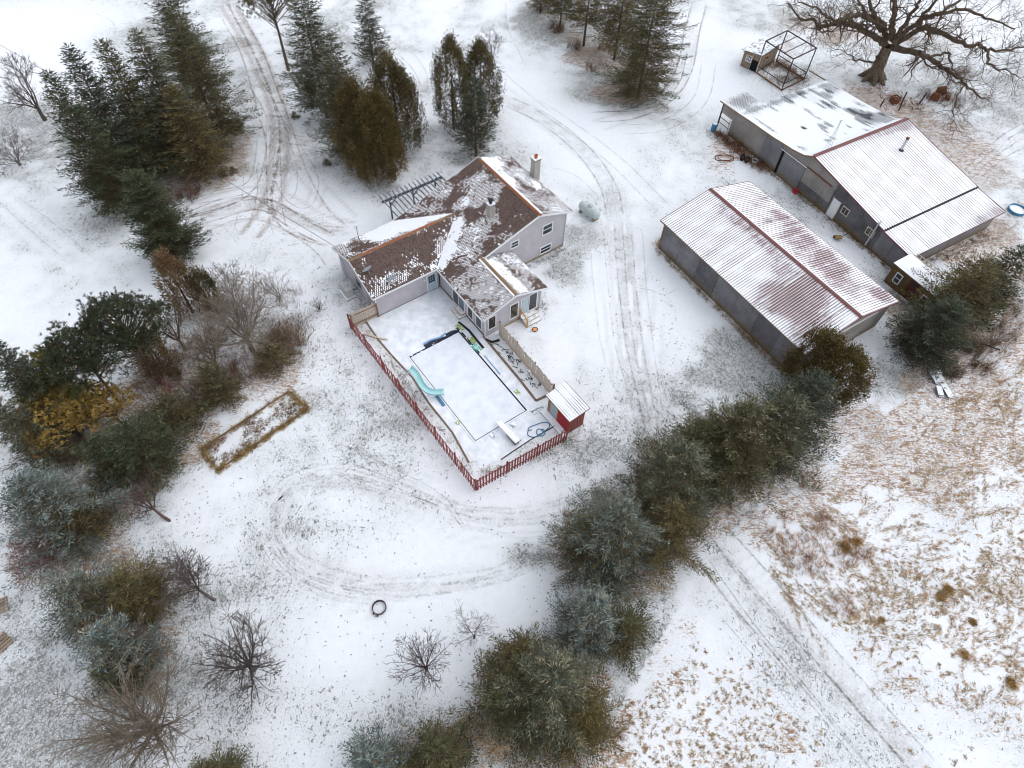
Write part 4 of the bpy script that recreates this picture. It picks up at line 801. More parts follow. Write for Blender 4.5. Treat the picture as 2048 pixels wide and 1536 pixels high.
shingled(house, zwf, 'b', [(.3, -.3), (.3, 5.9), (-3.35, 10.32), (-3.35, -.3)],
         [bl((650, 800), 3.3, .9, 1.5, .35), bl((800, 720), 3.6, 1.0, .9, .4), bl((790, 850), 2.9, .5, .7, .6), bl((400, 1000), 2.9, .8, 1.4, .35), bl((560, 900), 3.1, .9, 1.4, .3), bl((830, 640), 3.8, .7, .8, .25), bl((330, 930), 3.2, 1, .9, .25), bl((300, 840), 3.7, .4, .4, .5), bl((550, 770), 3.8, 1.3, 4.2, -.5), bl((350, 830), 3.8, 1.0, 1.6, -.4), bl((730, 820), 3.1, .5, .7, -.3)], .14)
shingled(house, zwb, 'b', [(-3.35, -.3), (-3.35, 10.32), (-7.02, 5.9), (-7.02, -.3)],
         [bl((600, 570), 3.3, 1.9, 4.2, 1.1), bl((850, 500), 3.9, .9, 1.6, 1.1), bl((420, 620), 3.3, 1.5, 2.5, .9), bl((160, 680), 2.9, 1.0, .8, .8), bl((700, 520), 3.4, 1.4, 2, .8), bl((290, 720), 3.3, 1.5, 1.5, -.4)], .38)
shingled(house, zm, 'a', [(2.432, 5.9), (7.4, 5.9), (7.4, 9.2), (2.432, 9.2)],
         [bl((1150, 990), 3.1, 2.6, .7, .3), bl((1230, 1060), 3.1, 1.2, 1.0, .25), bl((1050, 900), 3.1, 1, 1, .12), bl((1180, 870), 3.5, 2, .25, .4), bl((1120, 1160), 2.8, .9, .5, .3)], .36)
shingled(house, zsr, 'a', [(2.16, 9.2), (7.4, 9.2), (7.4, 12.5), (2.16, 12.5)],
         [bl((1210, 860), 3.5, 2.4, .8, .8), bl((1350, 1000), 3.4, 1.6, .6, .8), bl((1330, 830), 3.0, 1.6, .9, .55), bl((1500, 960), 2.9, 1.1, 1, -.15), bl((1450, 880), 2.9, 1.3, .5, .35)], .36)
# ridge vents, caps, fascia and gutters
def ridge(p, q, mat, w_=.34, name='ridge_cap'):
    mb = MB(); p, q = Vector(p), Vector(q); d = (q-p).normalized(); s = Vector((-d.y, d.x, 0)); v = []
    for e in (p, q): v += [e+s*w_/2-Vector((0, 0, .03)), e+Vector((0, 0, .075)), e-s*w_/2-Vector((0, 0, .03)), e-Vector((0, 0, .06))]
    mb.add(v, [(0, 1, 2, 3), (7, 6, 5, 4), (0, 4, 5, 1), (1, 5, 6, 2), (2, 6, 7, 3), (3, 7, 4, 0)]); return mb.build(name, mat, house)
ridge((-6.9, 15.2, ZR+.02), (2.35, 15.2, ZR+.02), M['brown_trim'], .3)
for i in range(4): ridge((-6.6+i*2.3+.03, 15.2, ZR+.06), (-4.3+i*2.3, 15.2, ZR+.06), M['rust_cap'], .26, 'ridge_vent')
MB().box(-6.9, 2.3, 15.37, 15.62, ZR-.1, ZR-.07).build('snow_strip', M['snow_object'], house)
for i in range(4): ridge((-3.35, .7+i*1.85+.03, ZW+.06), (-3.35, .7+(i+1)*1.85, ZW+.06), M['rust_cap'], .26, 'ridge_vent')
ridge((-3.35, -.3, ZW+.02), (-3.35, 10.1, ZW+.02), M['brown_trim'], .3)
ridge((2.2, 9.2, ZS+.03), (7.4, 9.2, ZS+.03), M['brown_trim'], .36)
MB().bar((2.3, 9.0, ZS-.01), (7.38, 9.0, ZS-.01), .16, .06).build('snow_strip', M['snow_object'], house)
def fascia(p, q, h_=.17, name='fascia'): MB().bar(p, q, .05, h_).build(name, M['white_paint'], house)
fascia((.34, -.3, 2.6), (.34, 5.86, 2.6), name='gutter'); fascia((.3, 5.86, 2.6), (7.4, 5.86, 2.6), name='gutter')
fascia((2.46, 9.25, zm(0, 9.25)-.1), (2.46, 15.2, ZR-.1)); fascia((2.46, 15.2, ZR-.1), (2.46, 19.0, zn(0, 19)-.1)); fascia((-7.0, 19.03, zn(0, 19)-.09), (2.43, 19.03, zn(0, 19)-.09), name='gutter')
fascia((7.43, 5.9, 2.6), (7.43, 9.2, ZS-.1)); fascia((7.43, 9.2, ZS-.1), (7.43, 12.5, zsr(0, 12.5)-.1)); fascia((2.43, 12.53, zsr(0, 12.5)-.09), (7.4, 12.53, zsr(0, 12.5)-.09), name='gutter')
fascia((-7.0, -.33, 2.6), (-3.35, -.33, ZW-.1)); fascia((-3.35, -.33, ZW-.1), (.3, -.33, 2.6)); fascia((-7.05, -.3, 2.6), (-7.05, 15.2, 2.6), name='gutter') if False else None
fascia((-7.05, 5.9, 2.6), (-7.05, 15.2, ZR-.1)); fascia((-7.05, 15.2, ZR-.1), (-7.05, 19, zn(0, 19)-.1)); fascia((-7.05, -.3, 2.6), (-7.05, 5.9, 2.6), name='gutter')
# walls
def wall(poly, off, mat=None, name='wall'): return MB().prism(poly, off).build(name, mat or M['siding'], house)
zt = 2.48
wall([(0, 0, 0), (0, 6.18, 0), (0, 6.18, zt+.02), (0, 0, zt+.02)], (-.14, 0, 0))
wall([(-6.7, .0, 0), (-.145, 0, 0), (-.145, 0, zt+.05), (-3.35, 0, ZW-.22), (-6.7, 0, zt)], (0, .14, 0))
wall([(-6.7, .145, 0), (-6.7, 18.6, 0), (-6.7, 18.6, 4.2), (-6.7, 15.2, ZR-.3), (-6.7, 6.3, 2.55), (-6.7, .145, 2.45)], (.14, 0, 0))
wall([(0, 6.3, 0), (7.1, 6.3, 0), (7.1, 6.3, 2.6), (0, 6.3, 2.6)], (0, .14, 0))
wall([(7.1, 6.445, .0), (7.1, 12.0, .0), (7.1, 12.0, zsr(0, 12)-.2), (7.1, 9.2, ZS-.2), (7.1, 6.445, zm(0, 6.44)-.2)], (-.14, 0, 0))
wall([(2.135, 12.0, 0), (6.955, 12.0, 0), (6.955, 12.0, 2.6), (2.135, 12.0, 2.6)], (0, -.14, 0))
wall([(2.13, 12.0, .35), (2.13, 18.6, .35), (2.13, 18.6, zn(0, 18.6)-.2), (2.13, 15.2, ZR-.2), (2.13, 6.5, zm(0, 6.5)-.2), (2.13, 6.5, .35)], (-.14, 0, 0))
wall([(-6.55, 18.6, 0), (1.98, 18.6, 0), (1.98, 18.6, 4.2), (-6.55, 18.6, 4.2)], (0, -.14, 0))
MB().box(1.97, 2.1, 12.02, 18.58, 0, .345).build('foundation', M['foundation'], house)
MB().box(2.0, 7.07, 12.02, 12.05, 0, .3).build('foundation', M['foundation'], house); MB().box(7.103, 7.13, 7.9, 12.0, 0, .28).build('foundation', M['foundation'], house)
MB().box(.003, .02, .0, 6.2, 0, .07).build('sill_board', M['kerb_wood'], house); MB().box(.05, 7.1, 6.28, 6.297, 0, .12).build('sill_board', M['black'], house)
for a, b in ((-.02, .0), ): MB().box(-.06, .03, -.03, .06, .07, 2.5).build('corner_board', M['white_paint'], house)
for a, b in ((7.1, 6.3), (7.1, 12.0)): MB().box(a-.08, a+.03, b-.04, b+.06, .05, 2.45).build('corner_board', M['siding'], house)
MB().tube([(7.16, 6.24, 2.5), (7.16, 6.24, .1)], .045, 8).build('downspout', M['white_paint'], house)
MB().tube([(2.2, 18.55, 4.15), (2.2, 18.55, .2)], .045, 8).build('downspout', M['white_paint'], house)
# doors and windows: root, wall axis, plane, u0,u1,z0,z1
def opening(root, axis, pl, out, u0, u1, z0, z1, kind='window', glass=None, frame=None, mull=(), rail=True, fw=.09, label=None, name=None):
    fr = frame or M['white_paint']; gl = glass or M['glass']; mb = MB()
    def bx(m_, a0, a1, b0, b1, d0, d1):
        lo, hi = sorted((pl+out*d0, pl+out*d1))
        m_.box(*( (lo, hi, a0, a1) if axis == 'a' else (a0, a1, lo, hi)), b0, b1)
    bx(mb, u0-fw, u0, z0-fw, z1+fw, 0, .06); bx(mb, u1, u1+fw, z0-fw, z1+fw, 0, .06); bx(mb, u0, u1, z1, z1+fw, 0, .058); bx(mb, u0, u1, z0-fw, z0, 0, .075)
    if rail: bx(mb, u0, u1, (z0+z1)/2-.03, (z0+z1)/2+.03, 0, .045)
    for q in mull: bx(mb, q-.03, q+.03, z0, z1, 0, .05)
    o = mb.build(name or kind, fr, root); g_ = MB(); bx(g_, u0+.002, u1-.002, z0+.002, z1-.002, .004, .024); g_.build('pane', gl, o)
    if label: o['label'] = label
    return o
W_ = 'white_paint'
opening(house, 'a', 2.13, 1, 15.95, 16.95, 2.75, 3.75); opening(house, 'a', 2.13, 1, 15.85, 17.0, .5, 1.2); opening(house, 'a', 2.13, 1, 12.45, 13.2, 3.0, 3.6)
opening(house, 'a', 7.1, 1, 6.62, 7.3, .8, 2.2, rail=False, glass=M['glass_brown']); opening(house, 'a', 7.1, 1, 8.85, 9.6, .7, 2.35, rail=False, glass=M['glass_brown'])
pd = opening(house, 'a', 7.1, 1, 10.0, 11.6, .5, 2.4, 'patio_door', rail=False, mull=(10.8,)); MB().box(7.126, 7.14, 10.06, 10.74, .56, 2.34).build('pane', M['curtain_glass'], pd)
opening(house, 'b', 6.3, -1, 2.2, 3.95, .12, 2.0, 'french_door', rail=False, mull=(3.08,)); 
MB().box(3.16, 3.9, 6.262, 6.272, .2, 1.92).build('pane', N('door_pane_painted_sky', .15).color((.12, .16, .2)).m, house)  # sky reflection put into the pane as a flat colour
opening(house, 'b', 6.3, -1, 4.55, 5.25, .45, 2.0, rail=False); opening(house, 'b', 6.3, -1, 5.8, 6.55, .45, 2.0, rail=False)
dr = MB().box(.0, .05, 5.0, 5.9, .08, 2.02).build('back_door', plain('door_blue_grey', (.42, .53, .6), .5, var=.06), house)
mb = MB(); 
for b0, b1, z0, z1 in ((4.93, 5.0, .05, 2.1), (5.9, 5.97, .05, 2.1), (5.0, 5.9, 2.02, 2.1)): mb.box(.003, .065, b0, b1, z0, z1)
mb.build('frame', M['white_paint'], dr)
for i in range(3):
    for j in range(3): MB().box(.052, .06, 5.14+i*.215, 5.33+i*.215, 1.1+j*.28, 1.33+j*.28).build('pane', M['glass'], dr)
MB().lathe([(.0, 0), (.035, .01), (.035, .05), (0, .06)], (.05, 5.82, .98), 8, axis='X').build('knob', M['steel'], dr)
MB().lathe([(.0, 0), (.07, .02), (.08, .1), (.03, .17), (0, .17)], (.003, 4.72, 1.75), 10, axis='X').build('wall_lamp', M['white_paint'], house)
opening(house, 'b', 0, -1, -3.5, -2.6, 1.0, 1.9, frame=M['siding'], rail=False, fw=.05); MB().box(-2.45, -1.6, -.035, -.004, .1, 2.0).build('side_door', M['siding'], house)
for a, b, d in ((-5.8, .05, 0), (-1.2, .05, 0)): MB().bar((a, -.03, .1), (a, -.03, 2.3), .03, .03).build('batten', M['siding'], house)
# chimneys, vents, mast
c1 = P2(*A1(1165, 520), zm(0, 12.7)-.2); c1 = (float(c1[0]), float(c1[1]))
def chimney(cx, cy, z0, z1, s, cap):
    r_ = MB().box(cx-s, cx+s, cy-s, cy+s, z0, z1-.12).build('chimney', M['chimney'], house)
    MB().box(cx-s-.05, cx+s+.05, cy-s-.05, cy+s+.05, z1-.118, z1).build('crown', M['grey_board'], r_)
    MB().lathe([(.0, 0), (.15, 0), (.17, .3), (.12, .3), (.11, .1), (0, .1)], (cx, cy, z1+.002), 12).build('flue', M['clay'] if cap else M['black'], r_)
    if not cap: MB().lathe([(0, .42), (.26, .36), (.26, .33), (0, .33)], (cx, cy, z1), 12).build('flue_cap', M['black'], r_)
chimney(c1[0], c1[1], 4.3, 6.1, .28, 0); chimney(-3.35, 19.08, 0, 6.3, .32, 1)
for p, z in (((1215, 625), 3.9), ((490, 680), 4.0)):
    q = P2(*A1(*p), z); zb = zm(0, q[1]) if q[1] > 6 else 3.6; MB().tube([(q[0], q[1], zb-.1), (q[0], q[1], zb+.35)], .05, 8).build('vent_pipe', M['white_paint'], house)
for p in ((1305, 310),): q = P2(*A1(*p), 5.2); MB().tube([(q[0], q[1], 5.0), (q[0], q[1], 5.5)], .04, 8).build('vent_pipe', M['black'], house)
sr = MB().box(3.0, 4.25, 5.5, 6.24, 0, .17).build('entry_step', M['step_wood'], house); MB().box(3.1, 4.1, 5.8, 6.24, .17, .34).build('tread', M['step_wood'], sr)

# things on and around the house
def hw(a, b, z=0): return HF.W(a, b, z)
HR = math.radians(HF.deg)
def sat(a, b, zb, lab):
    t = thing('satellite_dish', lab, 'dish', hw(a, b, zb), HR+math.radians(200), 'satellite dishes on the left wing')
    MB().tube([(0, 0, -.05), (0, 0, .35), (.12, 0, .45)], .025, 8).build('mount', M['steel'], t)
    d = MB(); n = 20; R_ = .42; V = [(0, 0, 0)]; 
    for ring in (1, 2, 3):
        for j in range(n): r_ = R_*ring/3; V.append((r_*math.cos(2*math.pi*j/n), 1.1*r_*math.sin(2*math.pi*j/n), .12*(ring/3)**2))
    Fc = [(0, 1+j, 1+(j+1) % n) for j in range(n)]+[(1+k*n+j, 1+(k+1)*n+j, 1+(k+1)*n+(j+1) % n, 1+k*n+(j+1) % n) for k in range(2) for j in range(n)]
    d.add(V, Fc); o = d.build('reflector', M['dish'], t, (.15, 0, .5), True); o.rotation_euler = (0, math.radians(35), 0); so_ = o.modifiers.new('s', 'SOLIDIFY'); so_.thickness = .02
    MB().bar((.2, 0, .35), (.55, 0, .75), .025, .025).build('arm', M['steel'], t); MB().box(.5, .62, -.05, .05, .7, .8).build('receiver', M['dish'], t)
q = P2(*A1(340, 925), 3.35); sat(q[0], q[1], zwf(q[0], 0), 'grey satellite dish near the roof corner above the air conditioner')
q = P2(*A1(505, 960), 3.2); sat(q[0], q[1], zwf(q[0], 0), 'grey satellite dish nearer the back door on the lower roof slope')
t = thing('antenna_mast', 'thin rusty antenna mast standing on the left wing ridge', 'antenna', hw(-3.35, .95, ZW+.05), HR)
MB().tube([(0, 0, 0), (0, 0, 3.1)], .022, 6).build('mast', M['rust'], t)
MB().bar((-.35, 0, 2.9), (.35, 0, 2.95), .02, .02).bar((0, -.25, 3.0), (0, .25, 3.0), .02, .02).bar((-.2, -.2, 2.7), (-.2, .2, 2.7), .015, .015).build('crossbar', M['steel'], t)
t = thing('pergola', 'dark blue grey pergola with bare slatted top behind the house', 'pergola', hw(0, 0), HR)
for b in (7.2, 9.7, 12.2):
    MB().box(-10.2, -10.08, b-.06, b+.06, 0, 2.3).build('post', M['blue_grey_wood'], t)
    if b < 12: MB().bar((-10.14, b+.05, 1.7), (-10.14, b+.7, 2.3), .08, .08).build('brace', M['blue_grey_wood'], t)
MB().box(-10.24, -10.06, 6.4, 13.0, 2.302, 2.48).build('beam', M['blue_grey_wood'], t); MB().box(-7.3, -7.14, 6.4, 13.0, 2.302, 2.48).build('beam', M['blue_grey_wood'], t)
rf = None
for i in range(15):
    b = 6.55+i*.455
    if rf is None: rf = MB().box(-1.95, 1.85, -.03, .03, 0, .13).build('rafter', M['rafter'], t, (-8.95, b, 2.483))
    else: inst(rf, (-8.95, b, 2.483), parent=t)
t = thing('wooden_steps', 'wooden steps with orange handrail below the sunroom patio door', 'steps', hw(7.16, 9.85), HR)
for i in range(3):
    MB().box(.0, .5+.32*i, 0, 1.55, .45-.15*i-.04, .45-.15*i+.002*i).build('tread', M['step_wood'], t)
    MB().box(.0 if i == 0 else .5+.32*(i-1), .48+.32*i, .02, 1.53, 0, .45-.15*i-.042).build('riser', M['step_wood'], t)
for x, z in ((.1, .45), (1.12, .0)): MB().box(x-.045, x+.045, -.06, .03, z, z+.95).build('rail_post', M['orange_wood'], t)
MB().bar((0, -.015, 1.42), (1.2, -.015, .92), .1, .06).build('handrail', M['orange_wood'], t)
t = thing('dish_of_leaves', 'small round orange bowl on the snow by the wooden steps', 'bowl', G(1070, 660), 0)
MB().lathe([(0, 0), (.2, .02), (.26, .1), (.24, .1), (.18, .05), (0, .05)], n=18).build('bowl', M['black'], t); MB().lathe([(0, .055), (.17, .055), (.2, .09), (0, .075)], n=18).build('filling', M['ember'], t)
q = G(696, 588); t = thing('air_conditioner', 'white outdoor air conditioning unit beside the left wing', 'air conditioner', q, HR)
MB().box(-.75, .75, -.5, .45, 0, .1).build('pad', M['grey_board'], t); MB().box(-.6, .6, -.32, .3, .1, 1.0).build('casing', plain('ac_casing', (.5, .5, .48), .6, var=.1), t, bevel=.02)
MB().box(-.5, .5, -.335, -.322, .2, .9).build('grille', M['steel'], t); MB().lathe([(.0, 1.001), (.25, 1.001), (.25, 1.02), (0, 1.02)], n=16).build('fan_guard', M['steel'], t)
MB().tube([(.2, .3, .5), (.25, .8, .4), (.2, 1.1, .7)], .03, 6).build('pipe', M['black'], t)
# propane tank
p0, p1 = G(1160, 408, .65), G(1198, 434, .65); c_ = (p0+p1)/2; ang = math.atan2(*(p1-p0)[[1, 0]]); L_ = float(np.linalg.norm(p1-p0))/2
t = thing('propane_tank', 'pale green propane tank with domed lid on block feet', 'propane tank', (c_[0], c_[1], 0), ang)
pr = [(0, -L_)]+[(.5*math.sin(x), -L_+.42-.42*math.cos(x)) for x in np.linspace(.2, 1.57, 7)]+[(.5*math.sin(x), L_-.42+.42*math.cos(x)) for x in np.linspace(1.57, .2, 7)]+[(0, L_)]
MB().lathe([(r_, z) for r_, z in pr], (0, 0, .72), 24, axis='X').build('tank', M['tank'], t, smooth=True)
MB().lathe([(0, .32), (.16, .3), (.22, .2), (.22, 0)], (0.05, 0, 1.16), 16).build('dome_lid', M['tank'], t, smooth=True)
for x in (-.85, .85): MB().box(x-.12, x+.12, -.4, .4, 0, .3).build('foot', M['foundation'], t)
for x in (-.6, .7): MB().lathe([(.505, -.02), (.51, -.02), (.51, .02), (.505, .02)], (x, 0, .72), 24, axis='X').build('band', M['tank'], t)
# ---------------------------------------------------------------- pool yard
t0 = G(0, 0)
ya = MB().prism([(-.1, 6.2, .012), (0.0, -.05, .012), (-.1, -1.1, .012), (17.35, -1.1, .012), (17.35, 5.8, .012), (14.85, 5.9, .012), (7.2, 6.05, .012), (7.2, 6.2, .012)][::-1], (0, 0, -.05))
m = N('snowed_concrete', .8, .2); k = m.noise(1.4, 5, .6, coord='World'); k2 = m.noise(18, 3, .6, coord='World'); k3 = m.noise(4, 4, .7, coord='World')
g = m.n('NewGeometry'); sx = m.n('SeparateXYZ'); m.l(g.outputs['Position'], sx.inputs[0])
c0 = m.mix(m.ramp(k, .35, .7), SNOW, (.62, .66, .72)); far_grey = m.math('MULTIPLY', m.ramp(sx.outputs[1], 39.0, 44.0), .75)  # deck colour turns greyer toward its far side
c0 = m.mix(far_grey, c0, m.mix(m.ramp(k3, .3, .7), (.36, .42, .47), (.52, .58, .63)))
c0 = m.mix(m.math('MULTIPLY', m.ramp(k2, .66, .72), .6), c0, (.2, .2, .2)); m.color(c0); m.bump(k3, .2, .02); DECK = m.m
tag(ya.build('pool_deck', DECK, None, tuple(HF.O)), 'snow dusted concrete pool deck', kind='structure').rotation_euler = (0, 0, HR)
PA = P2(820, 716)[0:2]; a0, b0 = P2(820.5, 716)[:2]; a1, b1 = P2(1051.6, 820.8)[:2]; PA0, PA1, PB0, PB1 = P2(868, 688)[0]+.0, P2(1002, 852)[0], P2(886, 800)[1], P2(985, 740)[1]
pool = thing('swimming_pool', 'rectangular swimming pool filled with smooth snow and dark liner edge', 'swimming pool', HF.O, HR)
cx0, cx1, cy0, cy1 = float(PA0), float(PA1), float(PB0), float(PB1)
mb = MB(); nx_, ny_ = 36, 20
vs = [(cx0+.12+(cx1-cx0-.24)*i/nx_, cy0+.12+(cy1-cy0-.24)*j/ny_, .012+.03*math.sin(i*.4)*math.sin(j*.35)*0+.012*random.random()) for j in range(ny_+1) for i in range(nx_+1)]
mb.add(vs, [(j*(nx_+1)+i, j*(nx_+1)+i+1, (j+1)*(nx_+1)+i+1, (j+1)*(nx_+1)+i) for j in range(ny_) for i in range(nx_)])
m = N('pool_snow', .8, .2); k = m.noise(1.1, 5, .6, coord='World'); g = m.n('TexCoord'); sx = m.n('SeparateXYZ'); m.l(g.outputs['Object'], sx.inputs[0])
m.color(m.mix(m.math('MULTIPLY', m.ramp(k, .42, .7), .5), (.76, .79, .85), (.55, .6, .68))); mb.build('snow_cover', m.m, pool, smooth=True)
MB().box(cx0-.02, cx0+.11, cy0, cy1, .013, .03).build('liner_edge', M['liner'], pool); MB().box(cx0+.112, cx1, cy1-.11, cy1, .013, .03).build('liner_edge', M['black'], pool)
MB().box(cx0-.34, cx0-.03, cy0+1.6, cy1+.1, .014, .07).build('liner_fold', M['liner'], pool); MB().box(cx0+.3, cx0+3.0, cy1+.02, cy1+.15, .014, .06).build('liner_fold', M['liner'], pool)
MB().box(cx0+.112, cx1, cy0, cy0+.05, .013, .03).build('coping_joint', M['dark_pole'], pool); MB().box(cx1-.05, cx1, cy0+.052, cy1-.112, .013, .03).build('coping_joint', M['dark_pole'], pool)
for x0, x1, y0, y1 in ((cx0-.02, cx1+.16, cy0-.16, cy0-.003), (cx1+.003, cx1+.16, cy0, cy1+.16), (cx0+3.2, cx1, cy1+.003, cy1+.16)): MB().box(x0, x1, y0, y1, .013, .045).build('coping', DECK, pool, bevel=.02)
# slide
sl_pts = [(819, 737, 1.85), (826, 743, 1.8), (834, 753, 1.5), (840, 764, 1.15), (847, 775, .85), (857, 783, .62), (870, 786, .5), (888, 785, .42)]
S3 = [P2(u, v, z) for u, v, z in sl_pts]; S3 = spline([np.array(p) for p in S3], 4)
t = thing('pool_slide', 'curved aqua pool slide with its ladder facing the red fence', 'slide', HF.O, HR)
mb = MB(); V = []; prof = [(-.27, .2), (-.25, .02), (-.15, -.06), (0, -.09), (.15, -.06), (.25, .02), (.27, .2)]
for i, p in enumerate(S3):
    d = S3[min(i+1, len(S3)-1)]-S3[max(i-1, 0)]; s_2 = np.array([-d[1], d[0], 0]); s_2 /= np.linalg.norm(s_2)
    V += [tuple(p+s_2*x+np.array([0, 0, z])) for x, z in prof]
k = len(prof); mb.add(V, [(i*k+j, i*k+j+1, (i+1)*k+j+1, (i+1)*k+j) for i in range(len(S3)-1) for j in range(k-1)])
o = mb.build('trough', M['aqua'], t, smooth=True); sm = o.modifiers.new('s', 'SOLIDIFY'); sm.thickness = .035
s0, s1 = S3[2], S3[2]+(S3[2]-S3[8])*np.array([.8, .8, 0]); lb = P2(802, 761)
for off in (-.22, .22): MB().tube([(s0[0]-.1, s0[1]+off, s0[2]-.05), (lb[0], lb[1]+off, 0)], .022, 6).build('ladder_rail', M['steel'], t)
for f_ in (.2, .4, .6, .8): x = s0[0]-.1+(lb[0]-s0[0]+.1)*f_; y = s0[1]+(lb[1]-s0[1])*f_; MB().box(x-.05, x+.05, y-.2, y+.2, (s0[2])*(1-f_)-.02, s0[2]*(1-f_)+.01).build('rung', M['steel'], t)
for i in (10, 20, 26):
    p = S3[min(i, len(S3)-1)]; MB().tube([(p[0], p[1], p[2]-.1), (p[0]-.05, p[1]-.05, .0)], .022, 6).build('support', M['steel'], t)
# diving board
p0, p1 = P2(996, 842, .5), P2(1036, 884, .5); t = thing('diving_board', 'snow covered white diving board at the end of the pool', 'diving board', HF.O, HR)
MB().bar(p0, p1, .48, .06).build('board', M['white_paint'], t); MB().bar(p0+[.1, 0, .045], p1+[-.05, 0, .045], .42, .03).build('snow_layer', M['snow_object'], t)
MB().box(p1[0]-1.3, p1[0]-.1, p1[1]-.2, p1[1]+.2, .01, .42).build('stand', M['grey_board'], t)
MB().tube([(p1[0]-.02, p1[1]-.32, .47), (p1[0]-.02, p1[1]+.32, .47)], .03, 6).build('crossbar', M['dark_pole'], t)
# kerbs, beds and odd things on the deck
def plank(name, lab, cat, pts, z=.03, w_=.12, h_=.08, mat='kerb_wood', group=None, kind=None):
    mb = MB(); Q = [np.array(G(u, v, z)) for u, v in pts]; o0 = Q[0].copy(); o0[2] = 0
    for a, b in zip(Q[:-1], Q[1:]): mb.bar(a-o0, b-o0, w_, h_)
    return tag(mb.build(name, M[mat], None, o0), lab, cat, group, kind)
plank('bed_edging', 'long timber edging between the west red fence and the deck', 'edging', [(731, 642), (758, 681), (782, 709), (825, 755), (857, 805), (905, 865), (938, 925)], mat='kerb_wood')
plank('bed_edging', 'timber edging turning a corner beside the tan board fence', 'edging', [(967, 673), (1040, 760), (1072, 801.5), (1098, 789)], w_=.16, h_=.12)
plank('deck_joint', 'dark joint line across the deck near the south red fence', 'edging', [(1002, 919), (1060, 880), (1111, 851), (1092, 827)], w_=.07, h_=.04, mat='dark_pole')
plank('loose_board', 'loose pale board lying across the west garden bed', 'board', [(729, 667), (755, 675), (775, 679)], .1, .14, .05, 'tan_picket')
plank('loose_board', 'thin pale board pointing at the west red fence by the slide', 'board', [(781, 710), (791, 742)], .06, .1, .05, 'tan_picket')
plank('pool_pole', 'long pale blue pole lying on the deck beside the black liner edge', 'pole', [(848, 687.5), (862, 680), (880, 675), (892, 666)], .1, .14, .06, 'lightblue')
plank('pool_pole', 'blue and white tube on the deck under the slide foot', 'pole', [(873, 792), (880, 800), (888, 811)], .08, .22, .1, 'blue')
plank('pool_pole', 'pair of thin blue rods beside the long liner fold', 'pole', [(969, 711), (978, 722), (1001, 749)], .05, .07, .04, 'lightblue')
plank('black_hose_pipe', 'black drain pipe at the sunroom corner by the tan fence', 'pipe', [(972, 679), (984, 684), (999, 680)], .1, .14, .14, 'black')
plank('black_tarp_strip', 'crumpled black tarp strip on the deck beside the sunroom', 'tarp', [(917, 644), (927, 652), (938, 661), (950, 676), (967, 696)], .05, .18, .08, 'black')
for (u, v), (a, b), mt, lab in (((921, 654), (.8, .6), 'green_lid', 'green filter lid at the top corner of the pool'), ((944.5, 679), (.8, .5), 'green_lid', 'green lid on the deck beside the black tarp strip'),
        ((952, 695), (1.0, .5), 'mint_lid', 'crumpled mint green net by the long pool edge'), ((1034, 784), (.45, .35), 'green_lid', 'small green lid halfway along the east pool edge'), ((1027, 850), (.5, .4), 'tin_snow', 'square deck lid right of the diving board'),
        ((986, 872), (.5, .35), 'tin_snow', 'square deck lid left of the diving board'), ((915, 845), (.4, .3), 'green_lid', 'small green lid on the deck by the west pool edge'), ((1068, 823), (.5, .4), 'tin_snow', 'pale box beside the bent pipe near the pool shed')):
    MB_ = MB().box(-a/2, a/2, -b/2, b/2, 0, .04).box(-a/3, a/3, -b/3, b/3, .04, .06); o = MB_.build('skimmer_box', M[mt], None, G(u, v, .015)); o.rotation_euler = (0, 0, HR+.15); tag(o, lab, 'lid')
hp = [(1056, 862), (1058, 855), (1070, 850), (1085, 845), (1097, 846), (1099, 853), (1093, 859), (1080, 870), (1066, 874), (1056, 870), (1057, 861), (1064, 860)]
hp2 = [(1085, 859), (1076, 858), (1073, 866), (1083, 872), (1090, 866), (1086, 858), (1083, 861), (1088, 863)]
q0 = G(1078, 862); 
t = thing('vacuum_hose', 'tangled blue pool hose lying on the deck near the shed', 'hose', (q0[0], q0[1], 0))
for hpp in (hp, hp2): MB().tube([Vector(tuple(p))-Vector((q0[0], q0[1], 0)) for p in spline([G(u, v, .05) for u, v in hpp], 4)], .035, 6).build('coil', M['blue'], t, smooth=True)
tag(MB().tube([(-.3, 0, 0), (-.1, .2, .05), (.1, .1, .3), (.35, .25, .3), (.4, .3, .05)], .05, 8).build('bent_pipe', M['steel'], None, G(1076, 822, .05)), 'bent grey pipe standing beside the pale deck box', 'pipe')
r_ = random.Random(3)
mb = MB()
for i in range(60):
    q = P2(700+r_.random()*260, 640+r_.random()*300); 
    if not (-1.1 > q[1] > -2.4 and 0 < q[0] < 17): continue
    mb.tube([(q[0], q[1], .03), (q[0]+r_.uniform(-.2, .2), q[1]+r_.uniform(-.2, .2), .06), (q[0]+r_.uniform(-.3, .3), q[1]+r_.uniform(-.3, .3), .04)], .02, 4)
for i in range(40):
    a = r_.uniform(8, 14); b = 6.35+r_.random()*.9; mb.tube([(a, b, .03), (a+r_.uniform(-.3, .3), b+r_.uniform(-.2, .2), .08), (a+r_.uniform(-.5, .5), b+r_.uniform(-.3, .3), .04)], .022, 4)
o = mb.build('garden_debris', M['dark_pole'], None, tuple(HF.O)); o.rotation_euler = (0, 0, HR); tag(o, 'twigs and dead stems in the beds inside the fence', 'twigs', kind='stuff')

